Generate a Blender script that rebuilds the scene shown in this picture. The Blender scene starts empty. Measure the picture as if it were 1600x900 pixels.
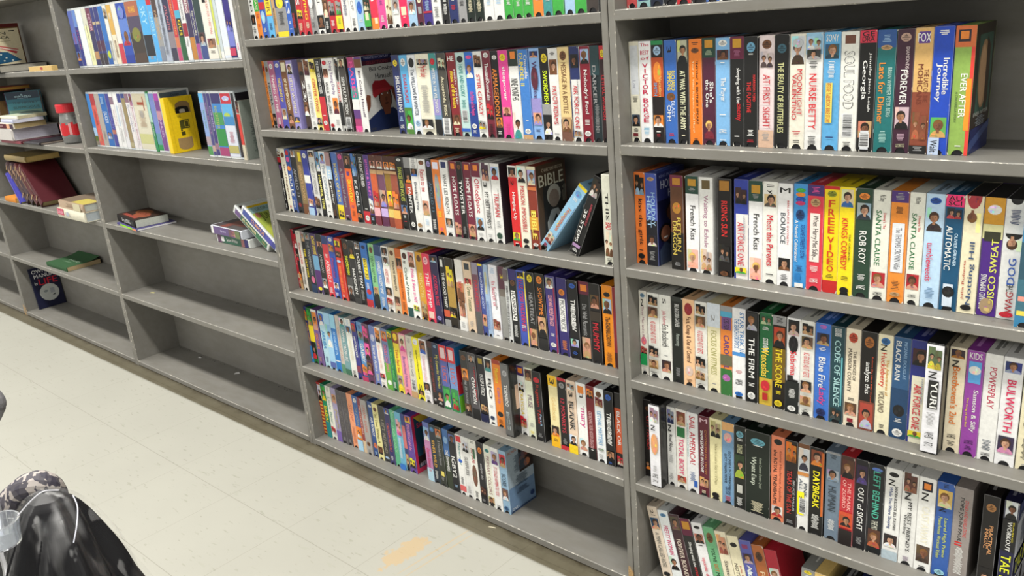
import bpy, bmesh, math, random, colorsys
from mathutils import Vector, Matrix
random.seed(7)
SC = bpy.context.scene
STX, STY, STA = -0.615, -0.215, 1.5      # the spill on the floor
SPX, SPY = -0.502, -0.012
COL = SC.collection

# ------------------------------------------------------------------ camera
CAM = Vector((0.8943, -1.344, 1.2861)); FPX = 1325.6
CR = Vector((0.74564311, 0.66100337, -0.08420744))
CU = Vector((-0.14730782, 0.28676187, 0.9466087))
CF = Vector((-0.64985903, 0.69342784, -0.31119298))
cd = bpy.data.cameras.new('camera'); cam = bpy.data.objects.new('camera', cd); COL.objects.link(cam)
cd.sensor_width = 36.0; cd.lens = FPX / 1600 * 36; cd.clip_start = 0.05
M = Matrix((CR, CU, -CF)).transposed().to_4x4(); M.translation = CAM
cam.matrix_world = M
SC.camera = cam

# ------------------------------------------------------------------ light and exposure
w = bpy.data.worlds.new('world'); SC.world = w; w.use_nodes = True
bg = w.node_tree.nodes['Background']
bg.inputs[0].default_value = (1.0, 0.98, 0.93, 1); bg.inputs[1].default_value = 0.60
def tube_row(name, y, z, energy, x0=-9.0, x1=7.0, size=0.03, tilt=0.0):
    l = bpy.data.lights.new(name, 'AREA'); l.shape = 'RECTANGLE'
    l.size = x1 - x0; l.size_y = size; l.energy = energy; l.color = (1.0, 0.975, 0.92)
    o = bpy.data.objects.new(name, l); COL.objects.link(o)
    o.location = ((x0 + x1) / 2, y, z); o.rotation_euler = (tilt, 0, 0)
    return o
tube_row('tube_row_over_shelf', 0.104, 5.0, 400, size=0.02)
tube_row('tube_row_aisle', -1.6, 5.0, 860, size=0.4)
tube_row('tube_row_far', -9.0, 5.0, 620, x0=-14.0, x1=12.0, size=1.6, tilt=math.radians(40))

SC.view_settings.view_transform = 'Standard'; SC.view_settings.look = 'None'
SC.view_settings.gamma = 1; SC.view_settings.use_curve_mapping = False
SC.view_settings.exposure = 0.0

# ------------------------------------------------------------------ colours
PAL = dict(W='#dcdcd8', C='#d8d0b0', K='#111113', N='#1e2a5c', B='#2c5ab0', L='#9cbcd8', S='#58a8d8', R='#b82430', M='#541c30',
           P='#d84c90', U='#5c3878', V='#9088c0', G='#3ca040', D='#183c28', Y='#e4cc28', O='#dc8030', T='#b89468', E='#3c8c88',
           H='#909090', J='#b0b0b4', A='#6c4428', X='#c89078', F='#0c0c0c')
def lin(c): return c / 12.92 if c <= 0.04045 else ((c + 0.055) / 1.055) ** 2.4
def rgb(s):
    s = PAL.get(s, s)
    if not s.startswith('#') or len(s) < 7: s = '#888888'
    return tuple(lin(int(s[i:i+2], 16) / 255) for i in (1, 3, 5))
def cname(s):
    s = PAL.get(s, s); r, g, b = (int(s[i:i+2], 16) / 255 for i in (1, 3, 5))
    h, sa, v = colorsys.rgb_to_hsv(r, g, b); h *= 360
    if v < 0.17: return 'black'
    if sa < 0.13: return 'white' if v > 0.78 else 'light grey' if v > 0.6 else 'grey' if v > 0.3 else 'charcoal'
    if sa < 0.3 and v > 0.78 and 20 < h < 75: return 'cream'
    if sa < 0.28 and v < 0.45: return 'charcoal'
    if h < 12 or h >= 345: return 'maroon' if v < 0.5 else 'pink' if sa < 0.45 else 'red'
    if h < 42: return 'brown' if v < 0.6 else 'tan' if sa < 0.55 else 'orange'
    if h < 68: return 'olive' if v < 0.6 else 'pale yellow' if sa < 0.45 else 'yellow'
    if h < 165: return 'dark green' if v < 0.4 else 'green'
    if h < 195: return 'teal' if v < 0.7 else 'pale teal'
    if h < 245: return 'navy' if v < 0.5 else 'light blue' if (sa < 0.45 or v > .85) else 'blue'
    if h < 300: return 'purple' if v < 0.65 else 'lilac'
    return 'mauve' if sa < 0.5 else 'magenta'

# ------------------------------------------------------------------ materials
def material(name): 
    m = bpy.data.materials.new(name); m.use_nodes = True
    return m, m.node_tree, m.node_tree.nodes['Principled BSDF']
def noise(nt, scale, detail=3, rough=0.6, vec=None, mapping=None):
    n = nt.nodes.new('ShaderNodeTexNoise'); n.inputs['Scale'].default_value = scale
    n.inputs['Detail'].default_value = detail; n.inputs['Roughness'].default_value = rough
    if mapping:
        mp = nt.nodes.new('ShaderNodeMapping'); mp.inputs['Scale'].default_value = mapping[0]
        mp.inputs['Rotation'].default_value = mapping[1]
        nt.links.new(vec, mp.inputs[0]); nt.links.new(mp.outputs[0], n.inputs['Vector'])
    elif vec: nt.links.new(vec, n.inputs['Vector'])
    return n
def ramp(nt, src, p0, p1, c0=(0,0,0,1), c1=(1,1,1,1)):
    r = nt.nodes.new('ShaderNodeValToRGB'); r.color_ramp.elements[0].position = p0; r.color_ramp.elements[1].position = p1
    r.color_ramp.elements[0].color = c0; r.color_ramp.elements[1].color = c1
    nt.links.new(src, r.inputs[0]); return r
def mix(nt, fac, a, b, mode='MIX'):
    m = nt.nodes.new('ShaderNodeMix'); m.data_type = 'RGBA'; m.blend_type = mode
    for sock, v in ((m.inputs[0], fac), (m.inputs[6], a), (m.inputs[7], b)):
        if isinstance(v, (int, float)): sock.default_value = v
        elif isinstance(v, tuple): sock.default_value = (*v[:3], 1)
        else: nt.links.new(v, sock)
    return m.outputs[2]
def math_(nt, op, a, b=None, c=None):
    m = nt.nodes.new('ShaderNodeMath'); m.operation = op
    for i, v in enumerate((a, b, c)):
        if v is None: continue
        if isinstance(v, (int, float)): m.inputs[i].default_value = v
        else: nt.links.new(v, m.inputs[i])
    return m.outputs[0]
def pos(nt): return nt.nodes.new('ShaderNodeNewGeometry').outputs['Position']

def printed(name, rough, spec, coat=0.0):
    m, nt, b = material(name)
    at = nt.nodes.new('ShaderNodeAttribute'); at.attribute_name = 'Col'
    p = pos(nt)
    n = noise(nt, 160, 4, 0.7, p); r = ramp(nt, n.outputs[0], 0.3, 0.75, (0.86, 0.86, 0.86, 1), (1.05, 1.05, 1.05, 1))
    nt.links.new(mix(nt, 1.0, at.outputs[0], r.outputs[0], 'MULTIPLY'), b.inputs['Base Color'])
    b.inputs['Roughness'].default_value = rough; b.inputs['Specular IOR Level'].default_value = spec
    b.inputs['Coat Weight'].default_value = coat; b.inputs['Coat Roughness'].default_value = 0.25
    n2 = noise(nt, 45, 2, 0.5, p); bp = nt.nodes.new('ShaderNodeBump'); bp.inputs['Strength'].default_value = 0.12
    bp.inputs['Distance'].default_value = 0.002
    nt.links.new(n2.outputs[0], bp.inputs['Height']); nt.links.new(bp.outputs[0], b.inputs['Normal'])
    return m
CARD = printed('printed card', 0.42, 0.4, 0.15)
PAPER = printed('book paper', 0.7, 0.25)
PLAST = printed('case plastic', 0.28, 0.5, 0.3)

def painted(name, base, chip, chip_amount, wood=False):
    m, nt, b = material(name); p = pos(nt)
    n1 = noise(nt, 3.2, 5, 0.6, p); n2 = noise(nt, 38, 4, 0.65, p, (( .35, 1, 1), (0, 0, 0)))
    c = mix(nt, ramp(nt, n1.outputs[0], 0.3, 0.7).outputs[0], tuple(x * 0.90 for x in base), tuple(x * 1.08 for x in base))
    c = mix(nt, ramp(nt, n2.outputs[0], 0.35, 0.75).outputs[0], c, mix(nt, 1.0, c, (0.86, 0.84, 0.80), 'MULTIPLY'))
    n3 = noise(nt, 60, 6, 0.75, p)
    f = ramp(nt, n3.outputs[0], chip_amount, chip_amount + 0.03)
    c = mix(nt, f.outputs[0], c, chip)
    n4 = noise(nt, 14, 6, 0.8, p); c = mix(nt, ramp(nt, n4.outputs[0], 0.66, 0.72).outputs[0], c, mix(nt, 1.0, c, (0.72, 0.69, 0.64), 'MULTIPLY'))
    if wood:   # bare wood where the foot of the panel has lost its paint
        s = nt.nodes.new('ShaderNodeSeparateXYZ'); nt.links.new(p, s.inputs[0])
        zz = math_(nt, 'ADD', s.outputs[2], math_(nt, 'MULTIPLY', noise(nt, 70, 4, 0.7, p).outputs[0], -0.06))
        lo = ramp(nt, math_(nt, 'MULTIPLY', zz, 10), 0.16, 0.22, (1, 1, 1, 1), (0, 0, 0, 1))
        wn = noise(nt, 260, 4, 0.7, p); wc = ramp(nt, wn.outputs[0], 0.35, 0.7, (0.20, 0.11, 0.04, 1), (0.62, 0.42, 0.20, 1))
        c = mix(nt, lo.outputs[0], c, wc.outputs[0])
    nt.links.new(c, b.inputs['Base Color'])
    b.inputs['Roughness'].default_value = 0.48; b.inputs['Specular IOR Level'].default_value = 0.35
    bp = nt.nodes.new('ShaderNodeBump'); bp.inputs['Strength'].default_value = 0.25; bp.inputs['Distance'].default_value = 0.001
    nt.links.new(n3.outputs[0], bp.inputs['Height']); nt.links.new(bp.outputs[0], b.inputs['Normal'])
    return m
GREY = (0.180, 0.174, 0.157)
PAINT = painted('grey shelf paint', GREY, (0.50, 0.47, 0.40), 0.74)
WORN = painted('worn paint on the edges', (0.235, 0.228, 0.205), (0.50, 0.47, 0.40), 0.55)
FOOT = painted('grey paint over bare wood', GREY, (0.50, 0.47, 0.40), 0.74, True)

def plain(name, col, rough=0.5, spec=0.4, metal=0.0):
    m, nt, b = material(name)
    n = noise(nt, 90, 3, 0.6, pos(nt))
    nt.links.new(mix(nt, n.outputs[0], tuple(x * 0.8 for x in col), tuple(min(1, x * 1.15) for x in col)), b.inputs['Base Color'])
    b.inputs['Roughness'].default_value = rough; b.inputs['Specular IOR Level'].default_value = spec; b.inputs['Metallic'].default_value = metal
    return m
BLACKP = plain('black cassette plastic', (0.012, 0.012, 0.014), 0.35)

def floor_material():
    m, nt, b = material('speckled vinyl tiles'); p = pos(nt)
    s = nt.nodes.new('ShaderNodeSeparateXYZ'); nt.links.new(p, s.inputs[0])
    base = (0.272, 0.268, 0.232)
    v = nt.nodes.new('ShaderNodeTexNoise'); 
    n1 = noise(nt, 1.6, 4, 0.6, p)
    c = mix(nt, ramp(nt, n1.outputs[0], 0.3, 0.7).outputs[0], tuple(x * 0.95 for x in base), tuple(min(x * 1.04, .9) for x in base))
    for sc_, rot, lo, hi, col in ((70, 0.5, 0.655, 0.70, (0.21, 0.21, 0.17)), (60, -0.9, 0.67, 0.71, (0.25, 0.25, 0.21)), (110, 0.2, 0.70, 0.73, (0.17, 0.16, 0.13))):
        n = noise(nt, sc_, 2, 0.5, p, ((0.28, 1.1, 1), (0, 0, rot)))
        c = mix(nt, math_(nt, 'MULTIPLY', ramp(nt, n.outputs[0], lo, hi).outputs[0], 0.75), c, col)
    # seams of the twelve-inch tiles
    def seam(axis, off, wd=0.0009):
        q = math_(nt, 'FRACT', math_(nt, 'DIVIDE', math_(nt, 'SUBTRACT', s.outputs[axis], off), 0.2965))
        d = math_(nt, 'MULTIPLY', math_(nt, 'SUBTRACT', 0.5, math_(nt, 'ABSOLUTE', math_(nt, 'SUBTRACT', q, 0.5))), 0.2965)
        return math_(nt, 'LESS_THAN', d, wd)
    sm = math_(nt, 'MAXIMUM', seam(0, -0.965, 0.0006), seam(1, -0.337, 0.0009))
    c = mix(nt, math_(nt, 'MULTIPLY', sm, 0.55), c, (0.12, 0.11, 0.085))
    # orange-brown spill and its two dragged lines
    def blob(cx, cy, rx, ry, ang, amp=0.9, sc_=26):
        dx = math_(nt, 'SUBTRACT', s.outputs[0], cx); dy = math_(nt, 'SUBTRACT', s.outputs[1], cy)
        ca, sa = math.cos(ang), math.sin(ang)
        a = math_(nt, 'DIVIDE', math_(nt, 'ADD', math_(nt, 'MULTIPLY', dx, ca), math_(nt, 'MULTIPLY', dy, sa)), rx)
        q = math_(nt, 'DIVIDE', math_(nt, 'SUBTRACT', math_(nt, 'MULTIPLY', dy, ca), math_(nt, 'MULTIPLY', dx, sa)), ry)
        r2 = math_(nt, 'SQRT', math_(nt, 'ADD', math_(nt, 'MULTIPLY', a, a), math_(nt, 'MULTIPLY', q, q)))
        nn = noise(nt, sc_, 5, 0.65, p)
        return ramp(nt, math_(nt, 'ADD', r2, math_(nt, 'MULTIPLY', math_(nt, 'SUBTRACT', nn.outputs[0], 0.5), amp * 2)), 0.80, 1.0, (1, 1, 1, 1), (0, 0, 0, 1)).outputs[0]
    st = blob(STX, STY, 0.080, 0.034, STA, 1.5, 34)
    l1 = blob(STX + 0.062, STY + 0.048, 0.145, 0.0032, STA, 0.30, 60); l2 = blob(STX + 0.084, STY + 0.043, 0.14, 0.0028, STA, 0.30, 60)
    st = math_(nt, 'MULTIPLY', math_(nt, 'MAXIMUM', st, math_(nt, 'MULTIPLY', math_(nt, 'MAXIMUM', l1, l2), 0.7)), 0.55)
    c = mix(nt, st, c, (0.36, 0.24, 0.10))
    # brown grime along the bookcase feet, with the bookcases' shadow painted into the colour
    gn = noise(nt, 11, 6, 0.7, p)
    # (the strip deepens that shadow: brown, mottled, with a straight edge along the shadow line)
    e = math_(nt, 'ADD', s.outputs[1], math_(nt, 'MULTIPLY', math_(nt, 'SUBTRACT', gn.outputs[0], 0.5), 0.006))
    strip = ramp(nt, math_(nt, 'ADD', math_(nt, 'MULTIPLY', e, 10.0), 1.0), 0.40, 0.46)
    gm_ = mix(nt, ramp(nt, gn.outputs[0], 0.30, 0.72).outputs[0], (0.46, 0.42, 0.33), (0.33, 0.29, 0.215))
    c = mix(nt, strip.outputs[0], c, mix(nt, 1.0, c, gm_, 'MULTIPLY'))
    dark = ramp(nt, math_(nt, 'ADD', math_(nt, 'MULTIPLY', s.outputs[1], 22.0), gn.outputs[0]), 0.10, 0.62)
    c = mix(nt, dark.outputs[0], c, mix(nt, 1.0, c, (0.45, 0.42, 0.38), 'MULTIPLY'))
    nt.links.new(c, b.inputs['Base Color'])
    b.inputs['Roughness'].default_value = 0.42; b.inputs['Specular IOR Level'].default_value = 0.35
    return m

# ------------------------------------------------------------------ mesh collector
class MB:
    def __init__(s): s.v = []; s.f = []; s.c = []
    def poly(s, pts, col):
        n = len(s.v); s.v += [tuple(p) for p in pts]; s.f.append(tuple(range(n, n + len(pts)))); s.c.append(col)
    def box(s, x0, x1, y0, y1, z0, z1, col, cols=None):
        cols = cols or {}
        P = lambda a, b, c: (a, b, c)
        s.poly([P(x0,y0,z0),P(x1,y0,z0),P(x1,y0,z1),P(x0,y0,z1)], cols.get('f', col))
        s.poly([P(x1,y1,z0),P(x0,y1,z0),P(x0,y1,z1),P(x1,y1,z1)], cols.get('b', col))
        s.poly([P(x0,y1,z0),P(x0,y0,z0),P(x0,y0,z1),P(x0,y1,z1)], cols.get('l', col))
        s.poly([P(x1,y0,z0),P(x1,y1,z0),P(x1,y1,z1),P(x1,y0,z1)], cols.get('r', col))
        s.poly([P(x0,y0,z1),P(x1,y0,z1),P(x1,y1,z1),P(x0,y1,z1)], cols.get('t', col))
        s.poly([P(x0,y1,z0),P(x1,y1,z0),P(x1,y0,z0),P(x0,y0,z0)], cols.get('d', col))
    def join(s, o, mat):
        n = len(s.v); s.v += [tuple(mat @ Vector(p)) for p in o.v]
        s.f += [tuple(i + n for i in f) for f in o.f]; s.c += o.c
    def build(s, name, mats, parent=None, loc=None, rot=None, smooth=False, midx=None):
        me = bpy.data.meshes.new(name); me.from_pydata(s.v, [], s.f)
        at = me.color_attributes.new('Col', 'FLOAT_COLOR', 'CORNER')
        buf = []
        for f, c in zip(s.f, s.c): buf += [c[0], c[1], c[2], 1.0] * len(f)
        at.data.foreach_set('color', buf)
        for m in (mats if isinstance(mats, (list, tuple)) else [mats]): me.materials.append(m)
        if midx: me.polygons.foreach_set('material_index', midx)
        if smooth: me.polygons.foreach_set('use_smooth', [True] * len(me.polygons))
        o = bpy.data.objects.new(name, me); COL.objects.link(o)
        if parent: o.parent = parent
        if loc is not None: o.location = loc
        if rot is not None: o.rotation_euler = rot
        return o
def empty(name, loc, rot=(0, 0, 0)):
    o = bpy.data.objects.new(name, None); COL.objects.link(o); o.location = loc; o.rotation_euler = rot
    o.empty_display_size = 0.05; return o
def tag(o, label=None, cat=None, group=None, kind=None):
    if label: o['label'] = label
    if cat: o['category'] = cat
    if group: o['group'] = group
    if kind: o['kind'] = kind
    return o
TXT = {}
def text_shape(s, bold=0.012, shear=0.0):
    k = (s, bold, shear)
    if k in TXT: return TXT[k]
    cu = bpy.data.curves.new('t', 'FONT'); cu.body = s; cu.resolution_u = 2; cu.shear = shear
    ob = bpy.data.objects.new('t', cu); me = ob.to_mesh()
    vs = [(v.co.x, v.co.y) for v in me.vertices]; fs = [tuple(p.vertices) for p in me.polygons]
    ob.to_mesh_clear(); bpy.data.objects.remove(ob); bpy.data.curves.remove(cu)
    if not vs: TXT[k] = None; return None
    if bold > 0:      # heavier strokes: struck twice, a hair apart
        n = len(vs); vs = [(a - bold, b) for a, b in vs] + [(a + bold, b + bold * .5) for a, b in vs]; fs = fs + [tuple(i + n for i in f) for f in fs]
    x0 = min(v[0] for v in vs); x1 = max(v[0] for v in vs); y0 = min(v[1] for v in vs); y1 = max(v[1] for v in vs)
    hf = len(vs) // 2 if bold > 0 else len(vs)
    TXT[k] = ([((a - x0) / max(x1 - x0, 1e-6), (b - y0) / max(y1 - y0, 1e-6)) for a, b in vs], fs, (x1 - x0) / max(y1 - y0, 1e-6), hf)
    return TXT[k]

# ------------------------------------------------------------------ printed pictures and lettering on a flat face
class Face:
    """A flat face: O = its top-left corner, U = across, V = downwards, n = outward normal."""
    def __init__(s, mb, O, U, V, n, seed=0):
        s.mb, s.O, s.U, s.V, s.n = mb, Vector(O), Vector(U), Vector(V), Vector(n); s.k = 0; s.flip = False
        s.w, s.h = s.U.length, s.V.length; s.rnd = random.Random(seed)
    def P(s, u, v):
        if s.flip: u, v = 1 - u, 1 - v
        u = min(max(u, 0.0), 1.0); v = min(max(v, 0.0), 1.0)
        return s.O + s.U * u + s.V * v + s.n * (0.00006 * s.k + 0.00005)
    def rect(s, u0, u1, v0, v1, col): s.k += 1; s.mb.poly([s.P(u0, v1), s.P(u1, v1), s.P(u1, v0), s.P(u0, v0)], col)
    def ell(s, cu, cv, ru, rv, col, n=14, a0=0, a1=2 * math.pi):
        s.k += 1
        pts = [s.P(cu + ru * math.cos(a0 + (a1 - a0) * i / n), cv + rv * math.sin(a0 + (a1 - a0) * i / n)) for i in range(n)]
        s.mb.poly(pts, col)
    def pg(s, pts, col): s.k += 1; s.mb.poly([s.P(*p) for p in pts], col)
    def vtext(s, a, b, u0, u1, txt, col, bold=0.014, shear=0.0):
        t = text_shape(txt, bold, shear)
        if not t: return
        s.k += 1; n = len(s.mb.v)
        s.mb.v += [tuple(s.P(u0 + (u1 - u0) * y, a + (b - a) * x) + s.n * (0.00003 if i >= t[3] else 0)) for i, (x, y) in enumerate(t[0])]
        s.mb.f += [tuple(i + n for i in f) for f in t[1]]; s.mb.c += [col] * len(t[1])
    def htext(s, a, b, u0, u1, txt, col, bold=0.014, shear=0.0):
        t = text_shape(txt, bold, shear)
        if not t: return
        s.k += 1; n = len(s.mb.v)
        s.mb.v += [tuple(s.P(u0 + (u1 - u0) * x, b + (a - b) * y) + s.n * (0.00003 if i >= t[3] else 0)) for i, (x, y) in enumerate(t[0])]
        s.mb.f += [tuple(i + n for i in f) for f in t[1]]; s.mb.c += [col] * len(t[1])
    def fine(s, a, b, col, u0=0.2, u1=0.8):
        n = max(1, int((b - a) * s.h / 0.0022)); st = (b - a) / n
        for i in range(n):
            q = s.rnd.uniform(0.0, 0.25) * (u1 - u0)
            s.rect(u0 + q, u1 - q, a + st * i, a + st * (i + 0.45), col)
    def portrait(s, a, b, bgc, shirt, u0=0.1, u1=0.9, hair=None, skin=None):
        r = s.rnd; q = r.random()
        if q < .28 and hair is None and (u1 - u0) > .5 and not skin:
            um = u0 + (u1 - u0) * .52
            s.portrait(a, b, bgc, shirt, u0, um, None, rgb('#b08468')); s.portrait(a + (b - a) * .12, b, tuple(x * .9 for x in bgc), tuple(x * .6 for x in shirt), um, u1, None, rgb('#9c7458')); return
        skin = skin or rgb(r.choice(['#b88a6c', '#a87858', '#c09478', '#7c5038']))
        hair = hair or rgb(r.choice(['#20140c', '#3c2414', '#14100e', '#6c4824']))
        s.rect(u0, u1, a, b, bgc); s.rect(u0, u0 + (u1 - u0) * r.uniform(.25, .6), a, a + (b - a) * r.uniform(.3, .7), tuple(x * r.uniform(.6, 1.3) for x in bgc)); cu = (u0 + u1) / 2 + r.uniform(-.06, .06); W = (u1 - u0) * s.w; Hh = (b - a) * s.h
        R = min(W * 0.27, Hh * 0.26); ru, rv = R / s.w, R * 1.25 / s.h; cv = a + (b - a) * 0.42
        n = 8; pts = [(u0 + (u1 - u0) * (0.5 + 0.5 * math.cos(math.pi + math.pi * i / n)), b - (b - a) * 0.36 * math.sin(math.pi * i / n)) for i in range(n + 1)]
        s.pg(pts, shirt); s.rect(cu - ru * .35, cu + ru * .35, cv + rv * .6, min(b, cv + rv * 1.5), skin)
        s.ell(cu, cv - rv * 0.18, ru * 1.22, rv * 1.1, hair); s.ell(cu, cv + rv * 0.12, ru * 0.9, rv * 0.92, skin)
        sd_ = r.choice((-1, 1)); s.pg([(cu, cv - rv * .72)] + [(cu + sd_ * ru * .88 * math.sin(math.pi * i / 6), cv + rv * .12 - rv * .88 * math.cos(math.pi * i / 6)) for i in range(7)] + [(cu + sd_ * ru * .12, cv + rv * .9)], tuple(x * .72 for x in skin))
        s.pg([(cu - ru * 1.15, cv - rv * .5), (cu - ru * .2, cv - rv * 1.25), (cu + ru * 1.1, cv - rv * .75), (cu + ru * .5, cv - rv * .55), (cu - ru * .6, cv - rv * .45), (cu - ru * 1.0, cv + rv * r.uniform(-.1, .6))], tuple(x * 1.3 for x in hair))
        for _ in range(3):
            qx = r.uniform(u0, u1 - (u1 - u0) * .2); qy = b - (b - a) * r.uniform(.05, .22); s.rect(qx, min(u1, qx + (u1 - u0) * r.uniform(.1, .3)), qy, min(b, qy + (b - a) * r.uniform(.03, .1)), tuple(x * r.uniform(.4, 1.7) for x in shirt))
        dk = tuple(x * 0.38 for x in skin)
        for q in (-0.36, 0.36): s.ell(cu + ru * q, cv - rv * 0.02, ru * 0.14, rv * 0.08, dk, 6)
        s.ell(cu, cv + rv * 0.5, ru * 0.3, rv * 0.08, (skin[0] * .7, skin[1] * .4, skin[2] * .4), 6)
        s.pg([(cu - ru * .1, cv + rv * .3), (cu + ru * .12, cv + rv * .3), (cu, cv - rv * .02)], tuple(x * 0.7 for x in skin))
    def barcode(s, a, b, u0=0.2, u1=0.8):
        s.rect(u0 - .05, u1 + .05, a, b, (0.72, 0.73, 0.73)); v = a + (b - a) * .04
        while v < b - (b - a) * .06:
            h = s.rnd.choice([0.0006, 0.001, 0.0015]) / s.h; s.rect(u0, u1, v, v + h, (0.03, 0.03, 0.03)); v += h + s.rnd.choice([.0007, .0012]) / s.h
    def draw(s, spec, blond=False):
        for e in spec.split(';'):
            e = e.strip()
            if not e: continue
            p = e.split(' '); o = p[0]
            if o == 'i': s.flip = True; continue
            if o in ('w', 's') or o == 'F': continue
            a = float(p[1]) / 100; b = float(p[2]) / 100
            if o == 'b': s.rect(0.01, 0.99, a, b, rgb(p[3]))
            elif o == 'r': s.rect(float(p[3]) / 100, float(p[4]) / 100, a, b, rgb(p[5]))
            elif o == 'p':
                sh = rgb(p[4]) if len(p) > 4 else (0.05, 0.05, 0.06)
                bgc = rgb(p[3]) if len(p) > 3 else (0.05, 0.05, 0.06)
                uu = (float(p[5]) / 100, float(p[6]) / 100) if len(p) > 6 else (0.1, 0.9)
                s.portrait(a, b, bgc, sh, *uu, hair=rgb('#c8a458') if blond else None)
            elif o == 'o':
                c = rgb(p[3]); s.ell(0.5, (a + b) / 2, 0.34, (b - a) / 2, c)
                for _ in range(4): s.ell(.5 + s.rnd.uniform(-.16, .16), (a + b) / 2 + (b - a) * s.rnd.uniform(-.28, .28), s.rnd.uniform(.04, .12), (b - a) * s.rnd.uniform(.06, .16), tuple(min(1, x * s.rnd.uniform(.45, 1.9) + .01) for x in c), 8)
            elif o == 'L':
                c = rgb(p[3]); s.ell(0.5, (a + b) / 2, 0.30, (b - a) / 2, c)
                d = tuple(x * 0.35 for x in c); q = (b - a)
                s.rect(0.26, 0.74, a + q * .46, a + q * .56, d); s.pg([(0.5, a + q * .12), (0.62, a + q * .40), (0.38, a + q * .40)], d); s.rect(0.36, 0.64, a + q * .66, a + q * .76, d)
            elif o == 'm': s.fine(a, b, rgb(p[3]), 0.24, 0.76)
            elif o == 'c': s.barcode(a, b, 0.25, 0.75)
            elif o == 't':
                txt = ' '.join(p[4:]); hgt = 0.44 if len(txt) > 6 else 0.54
                s.vtext(a, b, 0.5 - hgt / 2, 0.5 + hgt / 2, txt, rgb(p[3]))
            elif o == 'q':
                txt = ' '.join(p[4:]); s.vtext(a, b, 0.2, 0.8, txt, rgb(p[3]), 0.03); s.vtext(a + .004, b - .004, 0.24, 0.76, txt, rgb('W'), -0.012)
            elif o == 'T': s.vtext(a, b, float(p[4]) / 100, float(p[5]) / 100, ' '.join(p[6:]), rgb(p[3]))
            elif o == 'h':
                t = ' '.join(p[4:]); s.htext(a, b, 0.14, 0.86, t, rgb(p[3]))
            elif o == 'H': s.htext(a, b, float(p[4]) / 100, float(p[5]) / 100, ' '.join(p[6:]), rgb(p[3]), 0.01)
            elif o == 'E': s.ell(float(p[3]) / 100, (a + b) / 2, float(p[4]) / 100, (b - a) / 2, rgb(p[5]))
            elif o == 'G': s.pg([(float(x.split(',')[0]) / 100, float(x.split(',')[1]) / 100) for x in p[4:]], rgb(p[3]))
            elif o == 'V':
                t = p[4]; st = (b - a) / len(t)
                for i, ch in enumerate(t): s.htext(a + st * i + st * .08, a + st * (i + .92), 0.28 if ch != 'I' else 0.44, 0.72 if ch != 'I' else 0.56, ch, rgb(p[3]), 0.02)

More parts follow.
